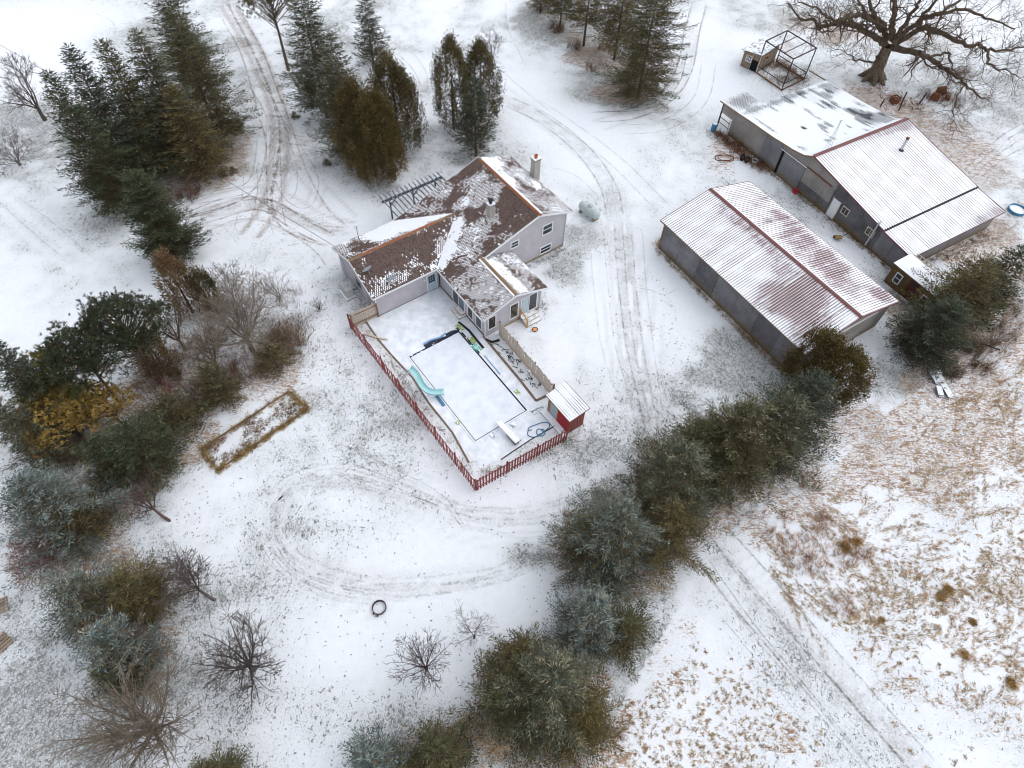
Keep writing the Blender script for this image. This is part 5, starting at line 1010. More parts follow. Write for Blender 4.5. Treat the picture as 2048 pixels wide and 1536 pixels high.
# ---------------------------------------------------------------- fences
def fence(name, lab, pts, hgt_, mat, step, wd, gap_mat, pointed=True, post_every=2.4, hvar=.05, off=0.0, group=None, seed=1):
    """pts: world ground points; pickets stand on the line, rails and posts behind"""
    r = random.Random(seed); P_ = [np.array(p)[:2] for p in pts]; o = P_[0]; t = thing(name, lab, 'fence', (o[0], o[1], 0), 0, group); meshes = []
    for hh in (hgt_*.98, hgt_, hgt_*1.02):
        mb = MB(); x = wd/2; 
        if pointed: mb.prism([(-x, -.011, .04), (x, -.011, .04), (x, -.011, hh-.06), (x*.35, -.011, hh), (-x*.35, -.011, hh), (-x, -.011, hh-.06)][::-1], (0, .022, 0))
        else: mb.box(-x, x, -.011, .011, .03, hh)
        meshes.append(mb.build('picket', mat, t))
    used = [False]*3
    for a, b in zip(P_[:-1], P_[1:]):
        d = b-a; L = float(np.hypot(*d)); ang = math.atan2(d[1], d[0]); n = int(L/step); nrm = np.array([-d[1], d[0]])/L
        for i in range(n):
            p = a+d*(i+.5)/n-o; k = r.randrange(3); loc = (p[0]-nrm[0]*.035, p[1]-nrm[1]*.035, r.uniform(-hvar, hvar*.5)); rot = (r.gauss(0, .015), r.gauss(0, .012), ang+r.gauss(0, .03))
            if used[k]: inst(meshes[k], loc, rot, t)
            else: meshes[k].location = loc; meshes[k].rotation_euler = rot; used[k] = True
        np_ = max(2, int(L/post_every)+1)
        for i in range(np_):
            p = a+d*i/(np_-1)-o+nrm*.07; q = MB().box(-.045, .045, -.045, .045, 0, hgt_*.97).build('post', gap_mat, t, (p[0], p[1], 0)); q.rotation_euler = (0, 0, ang)
        for z in (.35, hgt_*.8):
            p, q = a-o+nrm*.01, b-o+nrm*.01; MB().bar((p[0], p[1], z), (q[0], q[1], z), .04, .08).build('rail', gap_mat, t)
    return t
fence('picket_fence', 'long faded red picket fence along the west side of the pool', [G(701, 655), G(950.6, 981.5)], 1.75, M['red_picket'], .225, .115, M['red_picket'])
fence('picket_fence', 'short faded red picket fence across the south end of the pool', [G(952.5, 981), G(1133, 879)], 1.7, M['red_picket'], .24, .13, M['red_picket'], seed=2)
fence('board_fence', 'weathered tan board fence running from the sunroom to the pool shed', [G(998, 669), G(1104, 793)], 1.75, M['tan_picket'], .205, .185, M['brown_trim'], False, seed=3, hvar=.1)
fence('board_fence', 'short weathered tan board fence between the left wing and red pickets', [G(757, 633), G(706, 656)], 1.8, M['tan_picket'], .19, .18, M['brown_trim'], False, seed=4)
# pool shed
t = thing('pool_shed', 'small red board shed with snowy tin roof in the pool corner', 'shed', HF.O, HR)
sa0, sa1, sb0, sb1 = 15.95, 18.55, 6.15, 7.6
zsh = lambda b: 2.15+.14*(b-6.1)
def boards(root, axis, pl, u0, u1, ztop, mats, w_=.2, th=.03, out=1, z0=.03, name='board'):
    n = max(1, round((u1-u0)/w_)); w2 = (u1-u0)/n
    for i in range(n):
        a, b = u0+i*w2+.004, u0+(i+1)*w2-.004; lo, hi = sorted((pl, pl+out*th*(1+.25*(i % 2)))); mt = mats[i % len(mats)]
        MB().box(*((lo, hi, a, b) if axis == 'a' else (a, b, lo, hi)), z0, min(ztop(a), ztop(b))).build(name, mt, root)
MB().box(sa0+.02, sa1-.02, sb0+.02, sb1-.02, .0, 2.0).build('carcass', M['brown_trim'], t)
boards(t, 'b', sb0+.012, sa0+1.25, sa1-.02, lambda a: 2.1, [M['red_boards']], .16, out=-1)
boards(t, 'a', sa1-.012, sb0, sb1, lambda b: zsh(b)-.05, [M['red_brown'], M['red_picket']], .14)
boards(t, 'b', sb1-.012, sa0, sa1, lambda a: 2.25, [M['red_brown']], .2, out=1); boards(t, 'a', sa0+.012, sb0, sb1, lambda b: zsh(b)-.05, [M['coop_wood']], .2, out=-1)
MB().box(sa0+.02, sa0+.28, sb0-.02, sb0+.016, .03, 2.1).build('door_post', M['coop_wood'], t)
o = MB().box(sa0+.36, sa0+1.14, sb0-.02, sb0+.012, .12, 1.98).build('door', plain('grey_blue_door', (.33, .4, .45), .6, var=.08), t)
for x0, x1, z0, z1 in ((.29, .36, .06, 2.05), (1.14, 1.21, .06, 2.05), (.36, 1.14, 1.98, 2.05), (.36, 1.14, .05, .118)): MB().box(sa0+x0, sa0+x1, sb0-.035, sb0+.012, z0, z1).build('door_frame', M['orange_wood'], o)
MB().box(sa0-.2, sa1+.1, sb0-.6, sb0-.05, .0, .12).build('doorstep', M['grey_board'], t)
def corr(root, fz, u0, u1, v0, v1, per, amp, maskf, mat, ucoord='b', sheet_w=.92, line=.38, name='roof_panel', nv=16, vpts=None, gap=.008):
    """corrugated roof sheets: ribs run along v (up the slope); u across.  ucoord names which plan axis u is."""
    rj = random.Random(int(u1*7)); n = max(1, round((u1-u0)/sheet_w)); w_ = (u1-u0)/n; vv = vpts or list(np.linspace(v0, v1, nv+1)); outs = []
    for s in range(n):
        nr = max(1, round(w_/per)); us, hs, rb = [], [], []
        for k in range(nr):
            x = u0+s*w_+gap/2+(w_-gap)*k/nr; pw = (w_-gap)/nr
            jr = rj.gauss(0, .07)
            for f_, h_, q_ in ((0, 0, jr), (.42, 0, jr), (.5, .1, -.62), (.66, .3, -.55), (.74, 1, line+jr), (.93, 1, line+jr)): us.append(x+pw*f_); hs.append(h_*amp); rb.append(q_)
        us.append(u0+(s+1)*w_-gap/2); hs.append(0); rb.append(0)
        V, C = [], []
        lift = .006*(s % 2)
        for v in vv:
            for u, h_, q_ in zip(us, hs, rb):
                a, b = (v, u) if ucoord == 'b' else (u, v); V.append((a, b, fz(a, b)+h_+lift)); mk = maskf(a, b)
                C.append((max(0, min(1, mk-q_*(1 if q_ > 0 or mk < .5 else 0))), 0, 0))
        k = len(us); Fq = np.array([(i*k+j, i*k+j+1, (i+1)*k+j+1, (i+1)*k+j) for i in range(len(vv)-1) for j in range(k-1)])
        o = np_mesh(name, np.array(V), Fq, mat, np.array(C), root); outs.append(o)
    return outs
def hole_mask(holes, base=.95):
    def f(a, b):
        v = base
        for ca, cb, ra, rb, val in holes:
            d = math.hypot((a-ca)/ra, (b-cb)/rb); x = min(1.0, 1.2-d) if d < 1.2 else 0.0; v -= val*x*x*(3-2*x)
        return v+.05*math.sin(a*3.1+b)+.04*math.sin(b*2.7-a*1.7)
    return f
corr(t, lambda a, b: zsh(b), sb0-.22, sb1+.25, sa0-.15, sa1+.2, .2, .025, hole_mask([(18.2, 7.4, 1, .8, .25)], .9), M['maroon_sheet'], 'b', .9)
MB().bar((sa1+.2, sb0-.2, zsh(sb0)-.04), (sa1+.2, sb1+.25, zsh(sb1)-.02), .04, .08).build('trim', M['maroon_cap'], t); MB().bar((sa0-.15, sb0-.23, zsh(sb0)-.04), (sa1+.2, sb0-.23, zsh(sb0)-.04), .04, .06).build('trim', M['kerb_wood'], t)

# ================================================================ LONG BARN
b1 = thing('long_barn', 'long grey boarded barn with maroon corrugated gable roof half under snow', 'barn', B1.O, math.radians(B1.deg))
z1l = lambda a, b: 3.28+.232*(b+.3); ZB = z1l(0, 5.2); z1r = lambda a, b: ZB-.232*(b-5.2)
def panel_wall(root, axis, pl, u0, u1, ztop, mat, w_=2.44, th=.05, out=1, z0=.0, alt=None, name='wall_panel', skip=()):
    n = max(1, round((u1-u0)/w_)); w2 = (u1-u0)/n
    for i in range(n):
        a, b = u0+i*w2+.01, u0+(i+1)*w2-.01
        if any(s0 < (a+b)/2 < s1 for s0, s1 in skip): continue
        lo, hi = pl, pl+out*th; q = [(a, z0), (b, z0), (b, ztop(b))]; mids = [x for x in (5.2,) if a < x < b and axis == 'a']
        q += [(x, ztop(x)) for x in mids]+[(a, ztop(a))]
        poly = [((lo, u, z) if axis == 'a' else (u, lo, z)) for u, z in q]; offv = (out*th, 0, 0) if axis == 'a' else (0, out*th, 0)
        MB().prism(poly, offv).build(name, (alt[i % len(alt)] if alt else mat), root)
panel_wall(b1, 'b', .05, 0, 17.3, lambda a: 3.22, M['barn_wall'], alt=[M['barn_wall'], M['barn_wall'], M['barn_wall_dark']], out=-1)
panel_wall(b1, 'b', 10.35, 0, 17.3, lambda a: 3.22, M['barn_wall'], out=1)
zg = lambda b: min(z1l(0, b), z1r(0, b))-.1
panel_wall(b1, 'a', 17.25, .06, 10.34, zg, M['barn_wall_light'], out=1, w_=2.6); panel_wall(b1, 'a', .05, .06, 10.34, zg, M['barn_wall'], out=-1, w_=2.6)
MB().box(17.31, 17.36, 3.4, 7.6, .05, 2.9).build('sliding_door', M['barn_wall_light'], b1); MB().box(17.3, 17.4, 2.9, 8.6, 2.95, 3.03).build('door_rail', M['white_paint'], b1)
ml = hole_mask([(13.6, 3.4, 2.6, 2.9, .40), (11.8, 1.6, 2.2, 2.2, .28), (15.4, 1.9, 2.2, 2.2, .36), (9.8, 3.9, 1.6, 1.2, .25), (5.5, 4.6, 4, .9, .2), (2.5, 4.4, 2, 1.0, .15), (12.8, 2.6, 2, 3, .22), (9.6, 4.6, 5, .7, .15)], .78)
mr = hole_mask([(9.8, 8.0, 3.8, 2.6, .36), (13.5, 7.4, 2.6, 2.0, .34), (6.5, 9.5, 3, 1.3, .3), (16.3, 9.7, 1.6, 1.3, .5), (11.5, 9.3, 3, 1.2, .25), (4.0, 8.0, 4.0, 2.6, .12), (2, 10, 2.5, 1.5, .12)], .77)
corr(b1, z1l, -.35, 17.6, -.3, 5.18, .235, .035, lambda a, b: ml(a, b), M['maroon_sheet'], 'a', .94, nv=22)
corr(b1, z1r, -.35, 17.6, 5.22, 10.72, .235, .035, lambda a, b: mr(a, b), M['maroon_sheet'], 'a', .94, nv=22)
def cap(root, p, q, w_, mat, name='ridge_cap', up=.06):
    mb = MB(); p, q = Vector(p), Vector(q); d = (q-p).normalized(); s = Vector((-d.y, d.x, 0)).normalized(); v = []
    for e in (p, q): v += [e+s*w_/2-Vector((0, 0, .02)), e+Vector((0, 0, up)), e-s*w_/2-Vector((0, 0, .02)), e-Vector((0, 0, .06))]
    mb.add(v, [(0, 1, 2, 3), (7, 6, 5, 4), (0, 4, 5, 1), (1, 5, 6, 2), (2, 6, 7, 3), (3, 7, 4, 0)]); return mb.build(name, mat, root)
cap(b1, (-.38, 5.2, ZB+.05), (17.65, 5.2, ZB+.05), .36, M['maroon_cap'])
MB().bar((-.2, 5.43, ZB+.035), (17.4, 5.43, ZB+.035), .09, .05).build('snow_strip', M['snow_object'], b1)
MB().bar((-.35, -.33, 3.22), (17.6, -.33, 3.22), .04, .12).build('eave_trim', M['kerb_wood'], b1); MB().bar((-.35, 10.75, 3.22), (17.6, 10.75, 3.22), .04, .1).build('eave_trim', M['kerb_wood'], b1)
for a in (-.37, 17.63):
    for (p, q) in (((a, -.3, z1l(0, -.3)-.03), (a, 5.2, ZB-.03)), ((a, 5.2, ZB-.03), (a, 10.72, z1r(0, 10.72)-.03))): MB().bar(p, q, .04, .12).build('rake_trim', M['maroon_cap'], b1)
MB().box(-.04, .1, -.04, .1, 0, 3.1).build('corner_post', M['brown_trim'], b1)

# ================================================================ BIG BARN
b2 = thing('large_barn', 'large grey boarded barn with maroon roof and sagging dark tin roof', 'barn', B2.O, math.radians(B2.deg))
prof = [(-9.7, 2.96), (-7.0, 3.1), (-4.4, 3.27), (-1.8, 3.39), (-.1, 3.56), (1.1, 3.66), (2.6, 3.93), (3.66, 4.5)]
def zL(a, b=0):
    return float(np.interp(a, [p[0] for p in prof], [p[1] for p in prof]))
zR = lambda a, b=0: 4.5-(a-3.66)*(4.5-2.82)/(13.6-3.66) if a < 13.6 else 2.80-(a-13.6)*.115
DB = 12.9
for o_ in (0,):
    rr_ = random.Random(5)
    drk = [(rr_.uniform(-6.5, 2.5), rr_.uniform(3.5, 12.8), rr_.uniform(.3, 1.1), rr_.uniform(.2, .6), rr_.uniform(.45, .8)) for _ in range(34)]
    mk = hole_mask(drk+[(-6.5, 6, .9, 7.5, .62), (1.3, 11.3, 1.7, 2.3, .75), (-.5, 10.6, 1.8, 1.3, .6), (-5.5, 12, 1.6, 1.2, .6), (-2.6, 9.2, 1.1, .8, .5), (-1.5, 12.2, 1.4, .6, .45), (-6.4, 1.3, 1.6, 1.4, .35), (-3.5, .5, 2.5, .35, .5), (1.5, .6, 1.0, .45, .5), (-4.6, 9.5, 1.6, 2.2, .3)], 1.0)
    corr(b2, lambda a, b: zL(a), -.25, DB, -7.05, 3.55, .15, .02, mk, M['grey_sheet'], 'b', .9, line=.2, vpts=sorted([-7.05, -6.4, -5.8, -5.1, -4.4, -3.7, -3.1, -2.4, -1.8, -1.2, -.6, -.1, .5, 1.1, 1.8, 2.6, 3.1, 3.55]))
    mk2 = hole_mask([(-8.3, 1.2, 1.6, 1.3, .5), (-8.6, 2.8, 1.4, 1.4, .5)], .86)
    corr(b2, lambda a, b: zL(a)-.06, -.25, 3.4, -9.75, -7.1, .15, .02, mk2, M['grey_sheet'], 'b', .9, nv=8)
    mk3 = hole_mask([(4.0, 9, .9, 6, .45), (4.2, 12, 1.3, 2.2, .5), (4.3, 1, .6, 1.4, .3), (8, 12.7, 3.5, .25, .4)], .92)
    corr(b2, zR, -.3, DB, 3.78, 13.45, .30, .03, mk3, M['maroon_snow'], 'b', .94, line=.49, nv=18)
    mk4 = hole_mask([(16.8, 11, .9, 4, .45), (16.9, 12.5, 1.6, 1.5, .3)], .92)
    corr(b2, lambda a, b: zR(a)-.05, -.3, DB, 13.62, 17.0, .30, .03, mk4, M['maroon_snow'], 'b', .94, line=.49, nv=10)
cap(b2, (3.66, -.34, 4.56), (3.66, DB+.05, 4.56), .4, M['maroon_cap'])
MB().box(13.46, 13.6, -.3, DB, 2.72, 2.8).build('step_flashing', M['dark_pole'], b2)
def rake(b, off):
    for pa, pb in zip(prof[:-1], prof[1:]): MB().bar((pa[0], b, pa[1]-.05), (pb[0], b, pb[1]-.05), .04, .12).build('rake_trim', M['brown_trim'], b2)
    MB().bar((3.66, b, 4.46), (13.6, b, 2.79), .05, .12).build('rake_trim', M['maroon_cap'], b2); MB().bar((13.6, b, 2.72), (17.0, b, zR(17)-.06), .05, .12).build('rake_trim', M['maroon_cap'], b2)
rake(-.3, 0); rake(DB+.03, 0)
MB().bar((17.03, -.3, zR(17)-.1), (17.03, DB, zR(17)-.1), .04, .1).build('eave_trim', M['maroon_cap'], b2); MB().bar((-7.08, 3.4, 3.02), (-7.08, DB, 3.02), .04, .1).build('eave_trim', M['dark_pole'], b2)
# front wall
ztf = lambda a: (zL(a) if a < 3.66 else zR(a))-.12
def fpanel(a0_, a1_, mat, z0=0, zt_=None, y=0.0, th=.05, name='wall_panel'):
    q = [(a0_, y, z0), (a1_, y, z0)]
    top = [a1_]+[x for x in (13.6, 3.66, 2.6, 1.1, -.1, -1.8, -4.4, -7.0) if a0_ < x < a1_]+[a0_]
    q += [(x, y, (zt_ if zt_ is not None else ztf(x))) for x in top]; return MB().prism(q, (0, -th, 0)).build(name, mat, b2)
for a0_, a1_ in ((-9.3, -7.52), (-7.5, -5.07), (-5.05, -2.62), (-2.6, -.12)): fpanel(a0_+ .0, a1_, M['barn_wall_light' if a0_ < -5 else 'barn_wall'], z0=(1.9 if a0_ < -9 else 0))
for a0_, a1_ in ((-.1, 1.55), (1.57, 3.3), (3.32, 5.0), (5.02, 7.18)): fpanel(a0_, a1_, M['barn_wall_light'], z0=2.75, name='gable_panel')
for a0_, a1_ in ((7.2, 8.4), (8.42, 10.85), (10.87, 13.3), (13.32, 14.9), (14.92, 16.7)): fpanel(a0_, a1_, M['barn_wall' if a0_ > 13 else 'barn_wall_dark'])
MB().box(-.1, .3, .0, .06, 0, 2.74).build('shade_sheet', M['inner_shade'], b2)  # black sheet painted as the shade in the door gap
for a0_, a1_, mt in ((.3, 1.72, 'barn_wall'), (1.74, 3.22, 'barn_wall')): MB().box(a0_, a1_, -.14, -.07, .06, 2.78).build('sliding_door', M[mt], b2)
for a0_, a1_ in ((3.24, 4.58), (4.6, 5.95), (5.97, 7.15)):
    MB().box(a0_, a1_, -.06, 0, .05, 1.25).build('door_panel', M['barn_wall_dark'], b2); MB().box(a0_, a1_, -.06, 0, 1.26, 2.74).build('door_panel', M['barn_wall_light'], b2)
MB().bar((-.2, -.17, 2.86), (3.4, -.17, 2.9), .06, .07).build('door_track', M['white_paint'], b2); MB().bar((3.4, -.12, 3.0), (6.75, -.12, 2.95), .07, .09).build('door_track', M['rust'], b2)
o = MB().box(7.5, 8.35, -.11, -.055, .12, 2.15).build('door', M['white_paint'], b2); MB().box(7.43, 7.5, -.12, -.055, .05, 2.22).box(8.35, 8.42, -.12, -.055, .05, 2.22).build('frame', M['tan_picket'], o)
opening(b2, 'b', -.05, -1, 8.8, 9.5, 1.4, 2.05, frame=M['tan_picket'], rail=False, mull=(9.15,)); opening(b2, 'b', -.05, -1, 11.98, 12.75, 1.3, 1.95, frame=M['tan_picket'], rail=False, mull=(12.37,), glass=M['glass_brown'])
MB().tube([(12.7, -.25, .35), (12.72, -.28, 1.6), (12.75, -.3, 3.1)], .09, 10).build('stove_pipe', M['steel'], b2); MB().tube([(12.75, -.45, 3.15), (12.75, -.15, 3.25)], .1, 8).build('pipe_tee', M['steel'], b2)
pw = lambda b: zR(16.6)-.14
panel_wall(b2, 'a', 16.6, .02, DB-.2, pw, M['barn_wall'], out=1); panel_wall(b2, 'b', DB-.25, -7, 16.5, lambda a: min(ztf(a), ztf(a)), M['barn_wall'], out=1); panel_wall(b2, 'a', -7.0, 3.3, DB-.3, lambda b: 2.9, M['barn_wall'], out=-1)
MB().bar((-9.3, -.02, .0), (-9.3, -.02, 2.8), .12, .12).build('corner_post', M['dark_pole'], b2); MB().bar((-9.5, 3.2, 0), (-9.5, 3.2, 2.8), .12, .12).build('corner_post', M['dark_pole'], b2)
for z in (.6, 1.2, 1.8): MB().bar((-9.3, -.02, z), (-7.6, -.02, z), .05, .07).build('cross_rail', M['brown_trim'], b2)
# metal flue on the maroon roof
q = B2.G(1802, 300, 4.0); q = (float(q[0]), float(q[1])); zq = zR(q[0]); fl = MB().tube([(q[0], q[1], zq-.1), (q[0], q[1], zq+1.25)], .13, 12).build('flue_pipe', M['steel'], b2)
MB().lathe([(.3, 0), (.14, .12), (.14, .0)], (q[0], q[1], zq), 12).build('flashing', M['dark_pole'], fl); MB().lathe([(0, .0), (.17, 0), (.17, .16), (0, .2)], (q[0], q[1], zq+1.25), 12).build('flue_cap', M['rust'], fl)
# lattice antenna
q = B2.G(1653, 302, zL(3.0)); t = thing('lattice_mast', 'thin grey lattice antenna mast standing on the snowy tin roof', 'antenna', B2.W(q[0], q[1], zL(q[0])+.02), 0)
for k in range(3):
    a = 2.1*k; MB().bar((.28*math.cos(a), .28*math.sin(a), 0), (.02*math.cos(a), .02*math.sin(a), 3.1), .025, .025).build('leg', M['steel'], t)
for z in (.5, 1.1, 1.7, 2.3): 
    mb = MB(); s_ = .28*(1-z/3.2); pts = [(s_*math.cos(2.1*k), s_*math.sin(2.1*k), z+.1*k) for k in range(3)]; mb.bar(pts[0], pts[1], .012, .012).bar(pts[1], pts[2], .012, .012).bar(pts[2], pts[0], .012, .012).build('brace', M['steel'], t)
MB().bar((-.15, 0, 3.1), (.2, .1, 3.12), .05, .05).build('head', M['steel'], t)
# brown shed at the barn's end
t = thing('brown_shed', 'brown wooden shed with snowy roof, maroon door and white windows', 'shed', B2.W(16.75, -2.0), math.radians(B2.deg))
MB().box(.03, 4.27, .03, 1.87, 0, 2.1).build('carcass', M['brown_trim'], t)
boards(t, 'b', .028, 0, 2.0, lambda a: 2.2, [M['brown_siding']], .25, out=-1); boards(t, 'b', .028, 2.95, 4.3, lambda a: 2.2, [M['brown_siding']], .25, out=-1); MB().box(2.0, 2.95, -.0, .026, 2.05, 2.2).build('board', M['brown_siding'], t)
boards(t, 'a', .028, .03, 1.88, lambda b: 2.25, [M['brown_siding']], .3, out=-1); boards(t, 'a', 4.272, .03, 1.88, lambda b: 2.25, [M['brown_siding']], .3, out=1)
MB().prism([(-.15, -.15, 2.24), (4.45, -.15, 2.24), (4.45, 2.05, 2.42), (-.15, 2.05, 2.42)], (0, 0, .06)).build('roof', M['kerb_wood'], t)
V = [(-.13+4.56*i/24, -.13+2.16*j/10, 2.31+.085*j/10*2+.05*math.sin(min(1, min(i, 24-i)/3)*1.5)*math.sin(min(1, min(j, 10-j)/2)*1.5)+.01*random.random()) for j in range(11) for i in range(25)]
MB().add(V, [(j*25+i, j*25+i+1, (j+1)*25+i+1, (j+1)*25+i) for j in range(10) for i in range(24)]).build('snow_layer', M['snow_object'], t, smooth=True)
opening(t, 'b', -.012, -1, .68, 1.2, .75, 1.7); opening(t, 'b', -.012, -1, 3.65, 4.15, .75, 1.6)
o = MB().box(2.05, 2.9, -.05, .0, .1, 2.05).build('door', M['maroon_door'], t)
for i in range(4): MB().box(2.17+i*.17, 2.29+i*.17, -.058, -.051, 1.68, 1.9).build('pane', M['glass'], o)
for i in range(2):
    for z0, z1 in ((.25, .85), (.95, 1.55)): MB().box(2.15+i*.34, 2.43+i*.34, -.064, -.051, z0, z1).build('door_panel', M['maroon_door'], o)
MB().box(2.0, 2.95, -.14, -.051, .0, .09).build('doorstep', M['white_paint'], t)
t = thing('ladder', 'yellow wooden ladder lying behind the brown shed roof by the barn', 'ladder', B2.W(16.95, .05, 2.5), math.radians(B2.deg))
for b in (0, .45): MB().bar((0, b, 0), (2.2, b, 0.02), .05, .06).build('rail', M['tan_picket'], t)
for i in range(6): MB().bar((.2+i*.36, 0, 0), (.2+i*.36, .45, 0), .04, .03).build('rung', M['tan_picket'], t)
# ================================================================ JUNK AND YARD THINGS
def ring(name, lab, cat, c, r_, tr, hgt_, mat, parent=None):
    t = thing(name, lab, cat, c); n = 28
    MB().lathe([(r_, 0), (r_+tr, 0), (r_+tr, hgt_), (r_, hgt_), (r_, 0)], n=n).build('rim', mat, t); return t
t = ring('fire_ring', 'round dark metal fire ring lying alone on the open lawn', 'fire ring', G(759, 1216), .42, .035, .22, M['black'])
MB().tube([(.46*math.cos(a), .46*math.sin(a), .225) for a in np.linspace(0, 6.28, 28, endpoint=False)], .012, 5, closed=True).build('rusty_edge', M['pink_ring'], t)
for a in (3.9, 4.6): MB().box(.44*math.cos(a)-.04, .44*math.cos(a)+.05, .44*math.sin(a)-.14, .44*math.sin(a), 0, .12).build('handle', M['dark_pole'], t)
t = ring('stock_tank', 'round blue stock tank filled with snow at the right edge', 'water tank', G(2032, 422), .78, .06, .3, M['blue']); MB().lathe([(0, .12), (.775, .12), (.775, .14), (0, .15)], n=28).build('snow_fill', M['snow_object'], t)
t = thing('barrel', 'bright blue plastic barrel standing left of the large barn', 'barrel', G(1426, 262)); MB().lathe([(0, 0), (.27, 0), (.3, .1), (.29, .3), (.31, .45), (.29, .6), (.3, .8), (.27, .92), (0, .92)], n=20).build('drum', M['blue'], t, smooth=True); MB().lathe([(0, .921), (.25, .921), (.25, .95), (0, .96)], n=20).build('snow_top', M['snow_object'], t)
def mesh_panel(parent, L, hh, n=9, mat='steel'):
    f = MB(); f.bar((0, 0, .04), (L, 0, .04), .05, .05).bar((0, 0, hh), (L, 0, hh), .05, .05).bar((0, 0, 0), (0, 0, hh), .05, .05).bar((L, 0, 0), (L, 0, hh), .05, .05); o = f.build('frame', M[mat], parent)
    m_ = MB()
    for i in range(1, n): m_.bar((L*i/n, 0, .04), (L*i/n, 0, hh), .012, .012)
    for i in range(1, 6): m_.bar((0, 0, hh*i/6), (L, 0, hh*i/6), .012, .012)
    w_ = m_.build('wire_mesh', M['dark_pole'], parent); return o, w_
for (u, v), dr, lab in (((1453, 264), 0, 'grey wire kennel panel nearest the blue barrel'), ((1478, 281), .05, 'grey wire kennel panel half buried in brown weeds')):
    t = thing('kennel_panel', lab, 'kennel', G(u, v), math.radians(B2.deg)+dr, 'wire kennel panels by the barn'); mesh_panel(t, 2.3, 1.4)
    if dr == 0: s2 = thing('x', '', ''); bpy.data.objects.remove(s2)
for (u, v), L, a, lab in (((1497, 305), 1.9, .3, 'pale weathered plank on the scrap heap beside the large barn'), ((1507, 309), 1.4, .12, 'short pale plank lying over the scrap by the barn')):
    o = MB().bar((0, 0, .3), (L, 0, .2), .16, .05).build('plank', M['tan_picket'], None, G(u, v)); o.rotation_euler = (0, 0, a); tag(o, lab, 'plank', 'planks on the scrap heap')
for i, ((u, v), lab) in enumerate((((1485, 315), 'rusty tyre leaning on the scrap heap, left of its twin'), ((1494, 319), 'rusty tyre on the scrap heap beside the blue bucket'))):
    t = thing('tyre', lab, 'tyre', G(u, v, .3), 0, 'tyres by the barn'); t.rotation_euler = (1.2, 0, .6)
    MB().tube([(.27*math.cos(a), .27*math.sin(a), 0) for a in np.linspace(0, 6.28, 20, endpoint=False)], .1, 8, closed=True).build('tread', M['black'], t, smooth=True); MB().lathe([(.0, -.03), (.17, -.05), (.17, .05), (0, .03)], n=14).build('rim', M['rust'], t)
for (u, v), mt, s_, lab in (((1517, 322), 'blue', .35, 'blue scrap bucket by the barn wall'), ((1508, 326), 'white_paint', .35, 'white scrap tub beside the blue bucket')):
    t = thing('bucket', lab, 'bucket', G(u, v)); MB().lathe([(0, 0), (s_*.7, 0), (s_, .4), (s_*.93, .4), (s_*.65, .05), (0, .05)], n=16).build('pail', M[mt], t)
q0 = G(1448, 318); o = MB().tube([(1.0*math.cos(a), .5*math.sin(a), .12+.1*math.sin(3*a)) for a in np.linspace(0, 6.28, 24, endpoint=False)], .05, 6, closed=True).tube([(.7*math.cos(a), .6*math.sin(a), .2) for a in np.linspace(0, 6.28, 20, endpoint=False)], .04, 6, closed=True).build('wire_coil', M['rust'], None, q0); tag(o, 'loose rusty coil on the snow beside the large barn', 'wire coil')
t = thing('red_tub', 'small bright red tub against the large barn sliding doors', 'tub', G(1590, 385)); MB().lathe([(0, 0), (.25, 0), (.33, .3), (.3, .3), (.22, .05), (0, .05)], n=14).build('tub_side', M['red_thing'], t)
t = thing('garden_stool', 'small rusty cart standing in the snow between the barns', 'cart', G(1674, 480)); MB().box(-.3, .3, -.2, .2, .3, .42).build('tray', M['golden'], t); MB().bar((.2, 0, .3), (.75, .1, .9), .05, .05).build('handle', M['dark_pole'], t)
for x in (-.2, .2): MB().lathe([(0, -.04), (.2, -.04), (.2, .04), (0, .04)], (x, .25, .2), 12, axis='Y').build('wheel', M['rust'], t)
# derelict rusty machine parts by the oak
for (u, v), a, lab, s_ in (((1880, 188), .3, 'rusty red scrap engine block under the oak', 1.0), ((1893, 198), 1.1, 'rusty brown scrap drum lying right of the engine block', .8), ((1868, 200), -.5, 'bent rusty sheet leaning left of the scrap pile', .9)):
    t = thing('scrap_metal', lab, 'scrap metal', G(u, v), a, 'rusty scrap under the oak')
    MB().box(-.6*s_, .5*s_, -.35*s_, .3*s_, .05, .55*s_).build('block', M['rust'], t, bevel=.05); MB().lathe([(0, -.5*s_), (.3*s_, -.5*s_), (.32*s_, .4*s_), (0, .45*s_)], (0, .1, .6*s_), 12, axis='X').build('cylinder', M['kerb_wood'] if a > 1 else M['rust'], t); MB().bar((-.7*s_, .2, .1), (.8*s_, -.3, .9*s_), .1, .06).build('rod', M['golden'], t)
t = thing('crate', 'small rusty crate beside the fence posts behind the barn', 'crate', G(1787, 205), .4); 
for z in (.05, .3, .55): MB().box(-.45, .45, -.4, -.36, z, z+.15).box(-.45, .45, .36, .4, z, z+.15).box(-.45, -.41, -.36, .36, z, z+.15).box(.41, .45, -.36, .36, z, z+.15).build('slat', M['rust'], t)
MB().box(-.4, .4, -.35, .35, .02, .04).build('bottom', M['kerb_wood'], t)
for i, (u, v, h_) in enumerate(((1797, 222, 1.5), (1801, 210, 1.6), (1760, 214, 1.0), (1838, 208, 1.4))):
    o = MB().bar((0, 0, 0), (.12*(i-1), .1, h_), .1, .1).build('fence_post', M['dark_pole'], None, G(u, v)); tag(o, ('leaning dark post nearest the big barn ridge', 'upright dark post just behind the leaning one', 'short dark stump post left of the rusty crate', 'lone post right of the crate among dead weeds')[i], 'post', 'old posts behind the barn')
